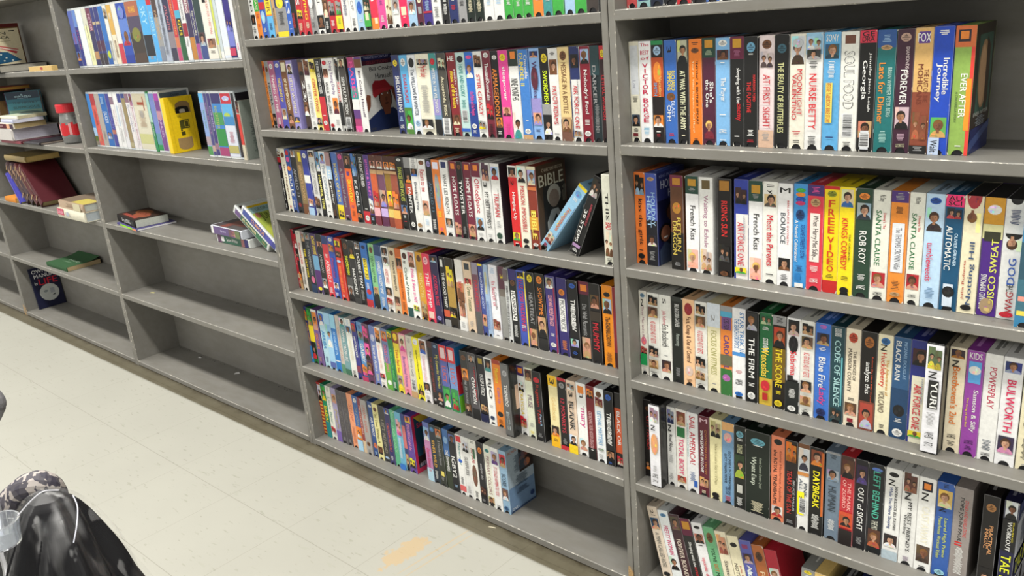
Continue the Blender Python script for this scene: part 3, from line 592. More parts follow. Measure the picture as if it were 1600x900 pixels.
ROWS['4b'] = '''984|#dcd8c4|r 4 52 10 90 #d0d4d8;T 38 46 #a0a4b0 30 60 Lot;m 54 60 K;p 72 84 #384050 K;m 86 90 K;r 91 94 20 70 #702028
1002.2|#e8e8e8|h 2 5 #c02048 The;h 9 13 #c02048 BEST;h 15 18 #c02048 of;V 21 52 #c02048 VICTOR;V 55 80 #c02048 BORGE;m 84 92 #70b0d0
1021.2|#181010|b 0 4 #208048;L 5 14 L;b 16 54 #b04820;o 20 40 O;T 34 54 #e0b060 60 85 Vacation;T 40 53 #60a8d0 20 45 SMITH;p 72 84 O W;m 88 90 W;m 91 94 R
1040|#3464b0|T 6 12 K 25 60 3;T 29 48 Y 55 85 RICHARD;T 29 48 Y 25 55 SIMMONS;o 50 58 A;T 58 74 #c0d0f0 55 80 BLAST;T 62 78 W 20 50 OFF!;m 90 93 R
1059.4|#101010|p 1 22 #b0b098 K;t 29 86 #dcdcb8 AT WAR WITH THE ARMY;m 91 93 C
1078|#e07820|m 3 6 K;L 8 13 A;T 20 80 K 55 72 *NSYNC & BRITNEY SPEARS;T 20 88 #e8d0a0 25 42 Your #1 Video Requests...And More!;m 94 96 A
1098|#481830|b 0 18 #183c30;r 2 9 20 80 #c08828;m 11 16 #a0b090;T 40 60 W 55 85 She's;T 38 64 W 25 50 the One;p 72 94 #481830 #702030|blond
1118.7|#78acd8|L 2 8 W;p 11 20 #402020 A;m 22 24 W;t 36 58 W The Player;m 70 72 W;t 84 88 W VHS;m 94 96 W
1141|#141414|b 0 20 #601838;r 2 10 20 80 #c09028;m 12 18 #a06080;T 28 60 W 40 75 sleeping with the;T 60 76 #c02028 40 75 enemy;m 90 92 W
1163|#101010|L 5 14 #68a0c0;m 15 17 W;T 34 58 #d03030 66 84 HARRISON FORD;T 40 68 #d03030 22 52 THE FUGITIVE;m 84 90 W;m 93 96 R
1184.6|#e0d0d0|L 4 12 A;p 14 28 #d0c0c0 #504040;T 34 82 #b83840 30 75 AT FIRST SIGHT;b 84 100 #c8a890;m 86 94 H
1209|#0c0c0c|L 8 16 #386070;T 24 86 #c8c890 25 65 THE BEAUTY OF BUTTERFLIES|gapl
1232|#dcd8c8|p 2 26 #c8ccd0 #403020;o 4 12 #b8bcc0;T 30 70 #b83038 50 82 MOONLIGHT;T 34 74 #b83038 18 48 VALENTINO;m 84 88 R;m 92 95 K
1256.5|#dcdcd8|b 0 18 #90bcd8;p 3 14 #a0c8e0 W;p 14 22 #303030 H;m 24 30 K;t 34 82 #c82830 NURSE BETTY;m 88 96 K
1282.7|#58a0d0|h 2 8 W SONY;p 10 22 #305868 #283c48;m 24 38 W;r 42 76 20 60 #d8c858;T 42 76 #b84028 25 50 VEGGIE TALE BOOK BIBLE STORY;m 88 90 N
1309|#dcdcd4|r 3 10 22 80 #684030;q 16 64 #303030 SOUL FOOD;c 68 88;m 92 96 K
1336.5|#0c0c0c|b 0 10 #c83048;h 1 5 K GE;h 5 9 K DRA;T 24 56 W 15 50 Georgia;T 18 66 W 58 75 Jennifer Jason Leigh;p 74 88 T X;r 82 98 25 75 #c8ccd0;c 84 96
1362.7|#186868|b 0 14 #28508c;m 4 10 #90b0d0;L 12 16 T;T 26 76 #e08830 15 50 Late for Dinner;T 30 70 #a0c0b8 62 85 BRIAN WIMMER PETER BERG;m 82 92 #a0c8c0
1392|#38182c|L 3 10 #b09080;T 14 38 #c8b8b8 55 75 DIAMONDS ARE;T 32 60 W 30 70 FOREVER;p 62 80 #c0a8b0 K;m 84 90 #c0a0b0;t 92 95 #a0a080 VHS
1419|#d0a868|b 50 100 #80402c;r 3 12 20 80 #583888;h 4 11 W FOX;T 32 58 #6c3020 60 85 THE LAST OF THE;T 28 60 #6c3020 25 55 MOHICANS;p 66 88 #804830 #a86040;b 93 100 #181818;m 94 98 H
1447.5|#1c44b0|m 3 7 W;T 24 52 W 55 85 Incredible;T 28 58 W 20 52 Journey;p 70 86 #60a050 #c09858;r 86 100 5 60 #b0c0d8;T 88 98 K 15 50 Walt
1478.7|#88a850|r 0 100 82 100 #d84038;b 0 16 #c86838;r 3 12 15 75 #201c28;r 4 10 25 65 O;r 40 80 70 95 #e89028;T 36 70 #f0ece0 40 72 EVER AFTER;T 50 74 #506838 20 32 A CINDERELLA STORY;m 92 94 W|ever|cut=1510.7'''
ROWS['4c'] = '''991.5|#dc7430|p 3 24 #201c18 L;t 28 78 K kiss the girls;m 84 86 K;L 88 94 K
1011.6|#3c50a0|b 50 100 #14141c;L 4 8 T;T 20 56 L 50 85 HOLIDAY;T 24 58 L 15 48 HEART;p 66 78 #202030 #d0c0b8;m 84 94 H|hol|cut=1029.4
1050|#58341c|b 0 12 #681c38;b 60 100 #141210;r 3 10 20 80 #b07828;o 28 40 #a07028;T 44 80 #c8b050 50 80 RETURN;T 48 84 #c8b050 15 48 DRAGON;m 92 96 H
1072.7|#e4e4e4|b 0 18 #1c4034;r 3 10 20 80 #b88828;m 12 16 H;T 30 66 #303030 35 75 French Kiss;p 76 96 #e8b0a0 #e8a890|blond
1094|#dcdcd8|r 3 12 20 80 #605030;T 18 72 #a07088 25 65 Waiting to Exhale;p 74 96 #d0b8a8 #c8a070|cut=1117.4
1121.6|#100c0c|r 2 12 15 85 #a07028;t 22 58 #c82828 RISING SUN;p 66 84 #181818 #505050;L 94 99 A
1146.5|#2c3c98|r 34 100 14 100 #e0dcd8;p 8 24 #382020 K;t 42 86 #c02838 AIR FORCE ONE;T 36 60 #8890a0 68 80 HARRISON FORD;p 88 94 Y G
1169|#e4e4e4|b 0 20 #1c4034;r 4 12 20 80 #b88828;m 13 18 H;T 32 68 #303030 35 75 French Kiss;p 76 98 #e8b0a0 #e8a890|blond
1191|#e0e0d8|m 3 6 K;T 8 12 K 30 60 y;p 12 24 #c8a878 #504840;t 32 82 #c02030 Meet the Parents;m 90 92 K
1214.5|#e0e0e0|h 4 9 K M;T 28 58 #384048 20 55 BOUNCE;T 16 58 #c04048 65 78 BEN AFFLECK GWYNETH;p 72 84 K A;m 88 94 K
1237|#3c90d0|o 4 8 G;o 8 12 O;o 12 17 #1848a0;o 16 20 #c03060;L 24 34 #183868;T 38 70 #183c80 55 85 SESAME STREET'S 25TH;T 34 74 W 15 38 A Musical Celebration!;m 78 84 N;r 86 92 20 60 #2070b0;r 95 99 20 80 W
1259|#d03848|b 0 10 #402868;m 2 8 P;L 12 20 T;r 26 72 20 80 #e4d8d0;t 28 70 K When Harry Met Sally...;m 76 82 W;t 88 92 W VHS
1284|#e8cc10|b 0 3 #c02020;b 88 100 #b82020;L 4 10 #889020;V 12 44 #c83818 FREE;V 46 80 #c83818 VIDEO;m 82 86 K
1307.5|#ecd418|p 2 18 #d8c8a0 #3060a0;T 28 76 #c82020 20 60 KINGS COMEDY;T 42 68 K 70 82 THE ORIGINAL;m 82 86 K;L 92 98 K
1331|#203c2c|L 4 10 O;p 13 28 #90a8b8 #283038;T 38 68 W 30 72 ROB ROY;m 78 84 W;t 88 92 W VHS
1357.5|#dcdcd0|t 4 10 K Walt Disney;T 18 68 #1c6838 20 52 SANTA CLAUSE;T 20 34 #c02830 58 80 Disney's The;p 74 88 #a82028 X;t 92 95 K VHS|
1384|#e08830|b 0 10 #482c70;m 2 8 H;m 14 20 K;r 28 72 15 85 #d8dce0;T 32 70 #686870 35 70 The THOMAS CROWN Affair;m 80 88 A;L 90 94 T
1411|#dcdcd0|t 4 10 K Walt Disney;T 18 68 #1c6838 20 52 SANTA CLAUSE;T 20 34 #c02830 58 80 Disney's The;p 72 86 #a82028 X;t 90 93 K VHS
1435.3|#b4d0e8|L 3 9 #2050a0;p 12 32 #b4d0e8 #302828;T 42 76 #c83050 20 55 tumbleweeds;m 82 92 #6888a8
1465.3|#0c4c70|b 0 10 #e83070;h 1 5 K AU;h 5 9 K SCI;p 11 20 #202838 #c04048;T 26 64 W 15 50 AUTOMATIC;T 32 60 #c0d8e8 62 80 OLIVIER GRUNER;r 76 96 20 75 #c8d4e0;o 78 88 K
1493.6|#e0d8b8|i;p 70 100 #e0d8b8 #a03038;T 8 62 #3c5070 20 55 Notting Hill;T 12 46 #a84838 65 82 Julia Roberts;L 3 8 K
1522.8|#48207c|i;b 78 100 #c89028;o 86 94 W;b 66 78 #d0cc98;r 64 72 10 90 #303020;T 10 66 #d8d860 15 50 DISCO SWEAT;T 6 36 W 58 88 RICHARD SIMMONS;o 2 16 #a08868
1554.7|#dcdcd8|i;p 58 72 #dcdcd8 #181818;m 80 92 N;T 6 24 #a02028 25 60 WAG;T 30 52 #2850a0 25 62 DOG;T 24 30 K 30 60 THE;o 2 7 #c02030
1582.5|#3078a0|b 30 60 #2c5060;b 60 90 #386878;r 74 78 10 90 #d89080;r 86 90 10 90 #d8c850|front'''
ROWS['4d'] = '''997.5|#dcd8cc|L 3 8 #7090a8;T 10 18 K 30 60 N;T 18 60 #b09098 25 65 Three Men and a Baby;o 54 64 #c0687c;p 66 76 #a04038 K;r 74 88 8 92 #108848;m 92 96 H|gap=1013.4
1015|#dcdcd4|p 3 14 K T;p 16 28 #604838 T;t 32 58 #c04048 AS GOOD AS IT GETS;p 62 74 K #c8a080;p 78 88 T #806030;m 92 98 K
1033|#dcdcd4|T 4 10 K 30 60 S;T 18 34 #c05868 20 60 Julia Roberts;T 34 60 #282828 20 75 Erin Brockovich;m 70 72 H;p 76 90 #403030 X
1051.2|#1c201c|b 0 5 #303430;T 8 34 W 30 70 BILL & GLORIA GAITHER;t 42 56 #a0a8a0 Homecoming;m 82 92 H|
1068.6|#e8bc90|o 4 18 #902c30;T 20 72 #503020 20 70 Fast, Cheap & Out of Control;o 76 88 #d0b8a8;m 92 96 A
1086.8|#dcdcd4|p 3 14 K T;p 16 28 #604838 T;t 32 58 #c04048 AS GOOD AS IT GETS;p 62 74 K #c8a080;p 78 88 T #806030;m 92 98 K
1105.5|#dcd4b0|b 0 26 #ccd4dc;T 12 20 H 30 60 2;t 30 80 #a09c60 FOCUS ON FITNESS;m 90 92 H
1125.8|#d88038|b 0 6 H;b 6 12 #50a0c0;r 12 26 10 90 #704c80;t 14 26 K CBS FOX;t 32 70 #48307c CAROUSEL;b 70 100 #306c34;o 76 84 #a060a0;b 54 66 #606048
1144.5|#e0e0e0|T 4 48 #3070a8 55 85 STAR TREK III;T 12 44 #3070a8 15 50 THE SEARCH FOR SPOCK;b 48 52 #4888c8;m 68 72 #c06868;t 78 84 K VHS;L 92 97 #3070c0
1165.4|#0c0c0c|p 2 20 #282828 #a8a8b0;t 28 72 W THE FIRM;m 78 82 W;L 88 96 W
1185.3|#1c6438|b 70 100 #c8a838;p 2 12 #205c3c #a8b890;m 14 18 W;T 26 40 W 30 70 GOOD KING;T 36 68 #e0c040 20 75 Wenceslas;o 72 84 R;r 86 94 30 70 #a82020
1206.3|#181008|b 0 10 H;m 2 8 K;p 12 32 #a84820 K;b 34 70 #685010;T 34 76 #d8c020 25 75 THE SCORE;m 80 84 Y;L 90 97 #d8c020
1227.3|#e0e0e0|p 2 18 K #c0a8a0;o 18 36 K;T 34 60 #c82830 30 75 Sabrina;p 60 92 #181818 K;b 66 100 #141818;m 74 84 W;L 92 98 W
1249|#dcdcd4|p 3 14 K T;p 16 28 #604838 T;t 32 58 #c04048 AS GOOD AS IT GETS;p 62 74 K #c8a080;p 78 88 T #806030;m 92 98 K
1270.4|#386cc0|m 2 6 P;p 10 22 #283048 T;m 24 28 W;t 34 66 W Blue Fire;t 66 84 #c83878 Lady;L 88 96 N
1294.6|#183c44|T 2 10 W 25 75 CHUCK NORRIS;t 14 82 #a0c8c8 CODE OF SILENCE;p 84 96 #202828 #404848;r 30 80 80 90 #60a8b0
1316.2|#dcd0b8|L 4 14 #b04028;T 20 64 #484038 20 45 MADISON COUNTY;T 22 52 #484038 55 75 THE BRIDGES OF;m 70 73 K;p 75 88 #503828 X;r 91 95 30 70 #801828
1339.3|#14100e|L 5 16 #a06028;T 30 62 W 25 65 analyze this;T 24 70 #c85030 68 80 Robert De Niro Billy Crystal;b 70 100 #703828;p 72 98 #a04030 #b0b0c0
1364|#e0d8b8|L 3 10 #3068a0;T 10 16 K 20 60 N;T 18 52 #c83020 15 60 Huckleberry;T 24 60 #c89030 62 80 The Adventures of;T 56 78 #605040 20 60 VOLCANO;m 90 94 K
1387.6|#285078|b 50 100 #183c60;T 4 42 W 15 45 BLACK RAIN;T 4 40 #88a8c8 62 80 MICHAEL DOUGLAS;o 66 78 K;m 80 84 W;L 90 98 W
1414.5|#242c78|r 34 100 14 100 #dcd8c0;p 8 24 #382020 K;t 42 86 #c02838 AIR FORCE ONE;T 36 60 #8890a0 68 80 HARRISON FORD;p 88 94 Y G
1435.6|#dcdce0|p 2 22 #506040 #c8b838;T 24 30 K 20 70 N;r 32 58 25 85 K;T 33 57 W 40 80 YURI;m 62 74 H;t 80 86 K VHS;t 90 94 K RTC|clam2|gap=1465
1470|#e0d4b8|p 2 10 #302028 #a06828;T 12 18 K 20 60 N;t 18 72 #d07020 Beethoven's 2nd;t 82 86 K VHS;m 89 94 K
1497.4|#8c3c98|h 2 8 W KIDS;r 10 30 15 85 #58a0d8;o 14 22 W;T 36 76 W 45 80 Samson & Silly;T 44 72 #d8c040 15 30 The Song of the Bell;t 84 88 #401850 VHS;m 90 94 #401850
1524.8|#dcdcd8|T 12 50 #b02848 30 70 POWERPLAY;m 80 90 #283850;t 92 95 K VHS
1552.3|#dcdcdc|p 4 14 #283078 #8890b8;t 20 68 #c81c50 BULWORTH;p 72 88 #302440 #c080a0
1585|#d8d0b0|m 70 90 K;t 20 60 K SAYING;m 94 96 H'''
ROWS['4e'] = '''1003.5|#141010|L 8 14 A;t 20 64 #b02020 CITY PANSEA;p 78 90 #101010 O|w
1017|#dcdce0|p 3 20 #907080 W;T 24 30 K 20 60 N;T 38 56 #b83850 55 80 LUNA;o 34 60 #d09868;m 74 82 H;t 84 89 K VHS;t 92 95 K RTC|clam2
1041.5|#d8d8d4|p 3 20 #8088a0 N;T 22 30 K 20 60 N;T 34 56 K 30 70 Roof River;m 60 70 H;m 84 92 H
1057.3|#e0dcd4|p 3 20 #80402c T;r 22 34 15 85 #206838;t 36 82 #d03068 TOTAL BODY;p 84 92 #b04838 T
1074.4|#d8d8d8|T 4 64 #b02838 25 75 SAIL AMERICA!;T 14 56 #60a098 5 18 AMERICA'S CUP VIDEO;m 74 86 #486898;r 84 92 60 90 #2858a8
1092.2|#581828|h 3 8 #c8a8b0 M;T 18 70 W 20 48 SHAKESPEARE IN LOVE;T 16 72 #a06838 58 80 GWYNETH PALTROW;p 76 88 T X;m 92 96 C
1109|#dcd4a4|p 3 22 #a8a070 K;T 30 80 #888058 40 66 How to Lose a Guy in 10 Days;L 90 97 K
1128.2|#6c90b0|b 0 10 #d0a068;o 12 24 #d0a098;T 34 80 K 55 75 LUCY DOES A TV COMMERCIAL;T 38 74 K 22 42 LUCY ITALIAN MOVIE;t 78 88 #203050 CBS FOX;m 90 96 R
1147|#10140e|L 6 14 #68a0b0;m 15 18 W;t 22 32 #c8c8a0 ROBIN HOOD;p 34 62 #203018 #90a030;r 70 80 30 75 #b0b0a8;m 86 96 W
1165.5|#0c1810|L 8 16 #60a0b0;m 16 18 W;T 30 64 #b8c0b0 20 45 Wyatt Earp;T 30 66 #909888 55 68 Kevin Costner Dennis Quaid;m 84 96 C
1203|#d87c58|L 3 10 K;T 16 80 K 20 46 the ROYAL TENENBAUMS;T 16 76 #904830 58 80 Gene Hackman Anjelica;p 82 94 #d8d0c8 #a83030
1224.6|#1c1414|p 2 24 #c87820 #a85818;T 34 84 #b03028 25 62 TEARS OF THE SUN;T 44 80 #a8a8a8 70 85 BRUCE WILLIS;m 92 96 H
1244.7|#dcdcd8|b 0 5 A;p 6 30 #c8ccd0 #303040;b 32 36 #c08040;T 40 64 #687078 15 45 ALL IN;T 44 60 #404850 55 85 PINK;r 55 82 2 62 #ece020;T 60 78 K 15 45 $9.99;c 62 80
1262.5|#0c0c0a|p 3 20 #803820 O;t 26 68 #ece020 DAYBREAK;r 4 76 84 100 #c06020;m 76 92 W
1286.7|#687888|m 2 8 K;p 20 32 #a0a8b0 #8090a0;t 38 66 #303840 HUMAN;m 76 88 W;b 0 2 H
1309.4|#b82c34|b 0 22 #40241c;p 4 24 #503020 #181010;T 28 60 #e8a8a0 55 80 THE MASK;T 26 58 #e8a8a0 20 45 OF ZORRO;o 64 76 #201010;b 62 80 #c04828;b 82 100 #181010;p 66 78 #c04828 #181010
1331|#100c14|p 6 26 #281838 #504078;t 30 78 W OUT of SIGHT;m 86 94 H
1351.5|#101418|o 4 8 #5070b0;t 8 60 #48a890 LEFT BEHIND;T 62 76 #c8c8b8 30 70 THE MOVIE;p 72 92 #503020 #a85838
1375.9|#dcdcd8|L 4 9 K;T 12 18 K 20 60 N;T 20 66 #203c78 22 48 While You Were Sleeping;T 18 66 K 60 78 SANDRA BULLOCK BILL PULLMAN;o 72 86 #302020;p 72 86 #302020 W;b 90 100 #a8b8c0
1401.8|#dcdcd8|p 0 20 #583028 #a06850;T 20 28 K 20 60 N;T 30 84 K 45 70 MY BEST FRIEND'S;T 44 66 K 20 42 Wedding;m 90 95 #583060
1426.7|#e0e0dc|r 4 14 20 80 #181828;r 6 12 30 70 O;T 16 24 K 20 60 N;t 30 70 #e0dcc8 CAST AWAY;p 72 90 #504038 #403028;m 94 96 K
1452.9|#3058a0|m 2 6 K;p 8 26 #c8a860 #d8c8a0;T 26 30 K 20 60 N;T 36 78 #b8c050 50 75 Laurel High Prime;T 36 80 #b8c050 22 44 Powerhouse Workout Video;L 92 98 #90c0d0
1480|#8c8480|T 12 50 #b83838 60 80 STAND AND REVELATIONS;T 10 56 K 28 55 POPE JOHN PAUL;T 56 60 #c02020 20 60 II;m 62 90 W|gap=1508|blank
1523|#141010|L 8 16 #a07040;T 30 60 #c89060 50 75 PRACTICAL;T 34 54 #c89060 25 48 MAGIC;p 74 96 #141010 #201810|gap=1548
1553.8|#18183c|p 0 18 #c8ccd0 K;b 18 50 K;T 20 50 W 35 65 WORKOUT;T 20 40 #d0c020 70 80 BASIC;T 54 90 #dce030 15 80 TAE BO;b 90 100 #384888|tae|cut=1577'''
# ================================================================== the setting
TH = 0.0195; DEP = 0.190
def bx(m, x0, x1, y0, y1, z0, z1): m.box(x0, x1, y0, y1, z0, z1, (0.2, 0.2, 0.2))
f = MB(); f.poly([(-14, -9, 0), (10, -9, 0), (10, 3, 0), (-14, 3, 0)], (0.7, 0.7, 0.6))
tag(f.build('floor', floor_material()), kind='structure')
f = MB(); f.box(-14, 10, 0.20, 0.30, 0, 4.2, (0.2, 0.2, 0.2)); tag(f.build('wall_back', plain('wall paint', (0.45, 0.44, 0.40), 0.8)), kind='structure')

# ------------------------------------------------------------------ bookcases
XS = {0: (-5.047, -3.829), 1: (-3.797, -2.579), 2: (-2.547, -1.3295), 3: (-1.2975, -0.0798), 4: (-0.0485, 1.170)}
ZS = {0: (.021, .3198, .617, .9107, 1.2102, 1.51), 1: (.021, .3198, .617, .9107, 1.2102, 1.51), 2: (.021, .3182, .6165, .9167, 1.2126, 1.51),
      3: (.021, .2781, .5257, .7712, 1.018, 1.2673, 1.515), 4: (.021, .2807, .5281, .7744, 1.0216, 1.2691, 1.515)}
TOPZ = 1.81; PT = 0.0146
LBL = {0: 'grey painted wooden bookcase cut off at the far left edge of the picture',
       1: 'grey painted bookcase holding loose hardcover books and a jar with a red lid',
       2: 'grey painted bookcase whose three lowest shelves hold no upright tapes',
       3: 'grey painted bookcase in the centre packed with six rows of video tapes',
       4: 'grey painted bookcase at the right, nearest the camera, full of video tapes'}
def chamfer_box(x0, x1, y0, y1, z0, z1, edges, c=0.0016):
    """box whose front edges are worn: edges lists 't' (top front), 'd' (bottom front), 'l', 'r' (upright front edges)"""
    m = MB(); idx = []; g = (0.2, 0.2, 0.2)
    ct = c if 't' in edges else 0; cb = c if 'd' in edges else 0; cl = c if 'l' in edges else 0; cr = c if 'r' in edges else 0
    def q(pts, i): m.poly(pts, g); idx.append(i)
    q([(x0+cl,y0,z0+cb),(x1-cr,y0,z0+cb),(x1-cr,y0,z1-ct),(x0+cl,y0,z1-ct)], 2)
    if ct: q([(x0,y0,z1-ct),(x1,y0,z1-ct),(x1,y0+ct,z1),(x0,y0+ct,z1)], 1)
    if cb: q([(x0,y0+cb,z0),(x1,y0+cb,z0),(x1,y0,z0+cb),(x0,y0,z0+cb)], 1)
    if cl: q([(x0,y0+cl,z0),(x0+cl,y0,z0),(x0+cl,y0,z1),(x0,y0+cl,z1)], 1)
    if cr: q([(x1-cr,y0,z0),(x1,y0+cr,z0),(x1,y0+cr,z1),(x1-cr,y0,z1)], 1)
    q([(x0,y0+ct,z1),(x1,y0+ct,z1),(x1,y1,z1),(x0,y1,z1)], 0); q([(x0,y1,z0),(x1,y1,z0),(x1,y0+cb,z0),(x0,y0+cb,z0)], 0)
    q([(x0,y1,z0),(x0,y0+cl,z0),(x0,y0+cl,z1),(x0,y1,z1)], 0); q([(x1,y0+cr,z0),(x1,y1,z0),(x1,y1,z1),(x1,y0+cr,z1)], 0)
    q([(x1,y1,z0),(x0,y1,z0),(x0,y1,z1),(x1,y1,z1)], 0)
    return m, idx
def wob(o, cuts=60, amp=0.0009):
    pass
for b in range(5):
    x0, x1 = XS[b]
    t = tag(empty('bookcase', ((x0 + x1) / 2, 0, 0)), LBL[b], 'bookcase', 'grey bookcases standing side by side along the wall')
    def part(name, args, edges, mats=None):
        m, idx = chamfer_box(*args, edges); o = m.build(name, mats or [PAINT, WORN, PAINT], t, midx=idx)
        o.location = (-(x0 + x1) / 2, 0, 0); return o
    lo = 0.0 if b != 3 else 0.0
    part('side_panel', (x0 - PT, x0, 0, DEP + .006, 0.0, TOPZ), 'lr', [PAINT, FOOT if b == 1 else WORN, PAINT])
    part('side_panel', (x1, x1 + PT, 0, DEP + .006, 0.0, TOPZ), 'lr', [PAINT, FOOT if b in (0, 3) else WORN, FOOT if b in (0, 3) else PAINT])
    part('back_panel', (x0 + .0002, x1 - .0002, DEP, DEP + .006, 0.0, TOPZ - TH - .0002), '')
    for z in ZS[b]:
        part('shelf', (x0 + .0002, x1 - .0002, 0.0003, DEP - .0002, z - TH, z), 'td')
    part('top_board', (x0 - PT, x1 + PT, 0, DEP + .006, TOPZ + .0002, TOPZ + TH), 'td')

# chips and grit on the empty shelves
def grit(name, pts, label, cat, col):
    m = MB()
    for (x, y, z, sx, sy, a) in pts:
        c, s_ = math.cos(a), math.sin(a); h = min(sx, sy) * .5
        R = lambda u, v: (x + u * c - v * s_, y + u * s_ + v * c)
        base = [R(-sx, -sy), R(sx, -sy * .7), R(sx * .8, sy), R(-sx * .6, sy * .9)]
        for i in range(4):
            p, q = base[i], base[(i + 1) % 4]; m.poly([(*p, z + .0001), (*q, z + .0001), (q[0]*.7+x*.3, q[1]*.7+y*.3, z + h), (p[0]*.7+x*.3, p[1]*.7+y*.3, z + h)], col)
        m.poly([(p[0]*.7+x*.3, p[1]*.7+y*.3, z + h) for p in base], col)
    return tag(m.build(name, PAPER), label, cat)
rr = random.Random(3)
P_ = [(rr.uniform(-2.53, -1.35), DEP - rr.uniform(.006, .016), z + .0002, rr.uniform(.001, .003), rr.uniform(.001, .002), rr.uniform(0, 3)) for z in (.021, .3182) for _ in range(45)]
o = grit('dust', P_, 'dark grit gathered along the back of the two lowest empty shelves', 'dust', (0.03, 0.03, 0.028)); o['kind'] = 'stuff'
grit('paper_scrap', [(-2.33, .165, .021, .008, .003, .3)], 'small white paper scrap at the back left of the lowest empty shelf', 'paper scrap', (0.7, 0.7, 0.7))
grit('paper_scrap', [(-2.03, .16, .021, .012, .008, .8)], 'crumpled grey scrap further right on the lowest empty shelf', 'paper scrap', (0.5, 0.5, 0.48))
grit('paper_scrap', [(-2.43, .075, .3182, .012, .004, .3)], 'yellowish paper scrap on the empty shelf above the lowest one', 'paper scrap', (0.55, 0.50, 0.20))
grit('splinter', [(SPX, SPY, 0.0005, .012, .0014, .3)], 'pale wood splinter on the floor against the foot of the central bookcase', 'splinter', (0.75, 0.68, 0.5))

# ================================================================== video tapes
def sleeve_mesh(w, H, D, bgc, topc, sidec, flip=False, notch=True, bev=0.0007):
    m = MB(); edge = tuple(x * 0.72 + 0.62 * 0.28 for x in bgc)
    Z = (lambda z: H - z) if flip else (lambda z: z)
    b = bev; nr = w * 0.29; nh = 0.0085
    pts = [(b, 0)]
    if notch: pts += [(w / 2 - nr * 1.25, 0)] + [(w / 2 - nr * math.cos(math.pi * i / 8), nh * (0.12 + 0.88 * math.sin(math.pi * i / 8))) for i in range(9)] + [(w / 2 + nr * 1.25, 0)]
    pts += [(w - b, 0), (w - b, H - b), (b, H - b)]
    m.poly([(x, 0, Z(z)) for x, z in pts], bgc)
    m.poly([(0, b, Z(0)), (b, 0, Z(0)), (b, 0, Z(H - b)), (0, b, Z(H - b))], edge)
    m.poly([(w - b, 0, Z(0)), (w, b, Z(0)), (w, b, Z(H - b)), (w - b, 0, Z(H - b))], edge)
    m.poly([(b, 0, Z(H - b)), (w - b, 0, Z(H - b)), (w - b, b, Z(H)), (b, b, Z(H))], edge)
    m.poly([(0, b, Z(0)), (0, b, Z(H)), (0, D, Z(H)), (0, D, Z(0))], sidec)
    m.poly([(w, b, Z(0)), (w, D, Z(0)), (w, D, Z(H)), (w, b, Z(H))], sidec)
    m.poly([(0, b, Z(H)), (w, b, Z(H)), (w, D, Z(H)), (0, D, Z(H))], topc)
    m.poly([(0, D, Z(0)), (w, D, Z(0)), (w, D, Z(H)), (0, D, Z(H))], sidec)
    return m
ELEC = {}
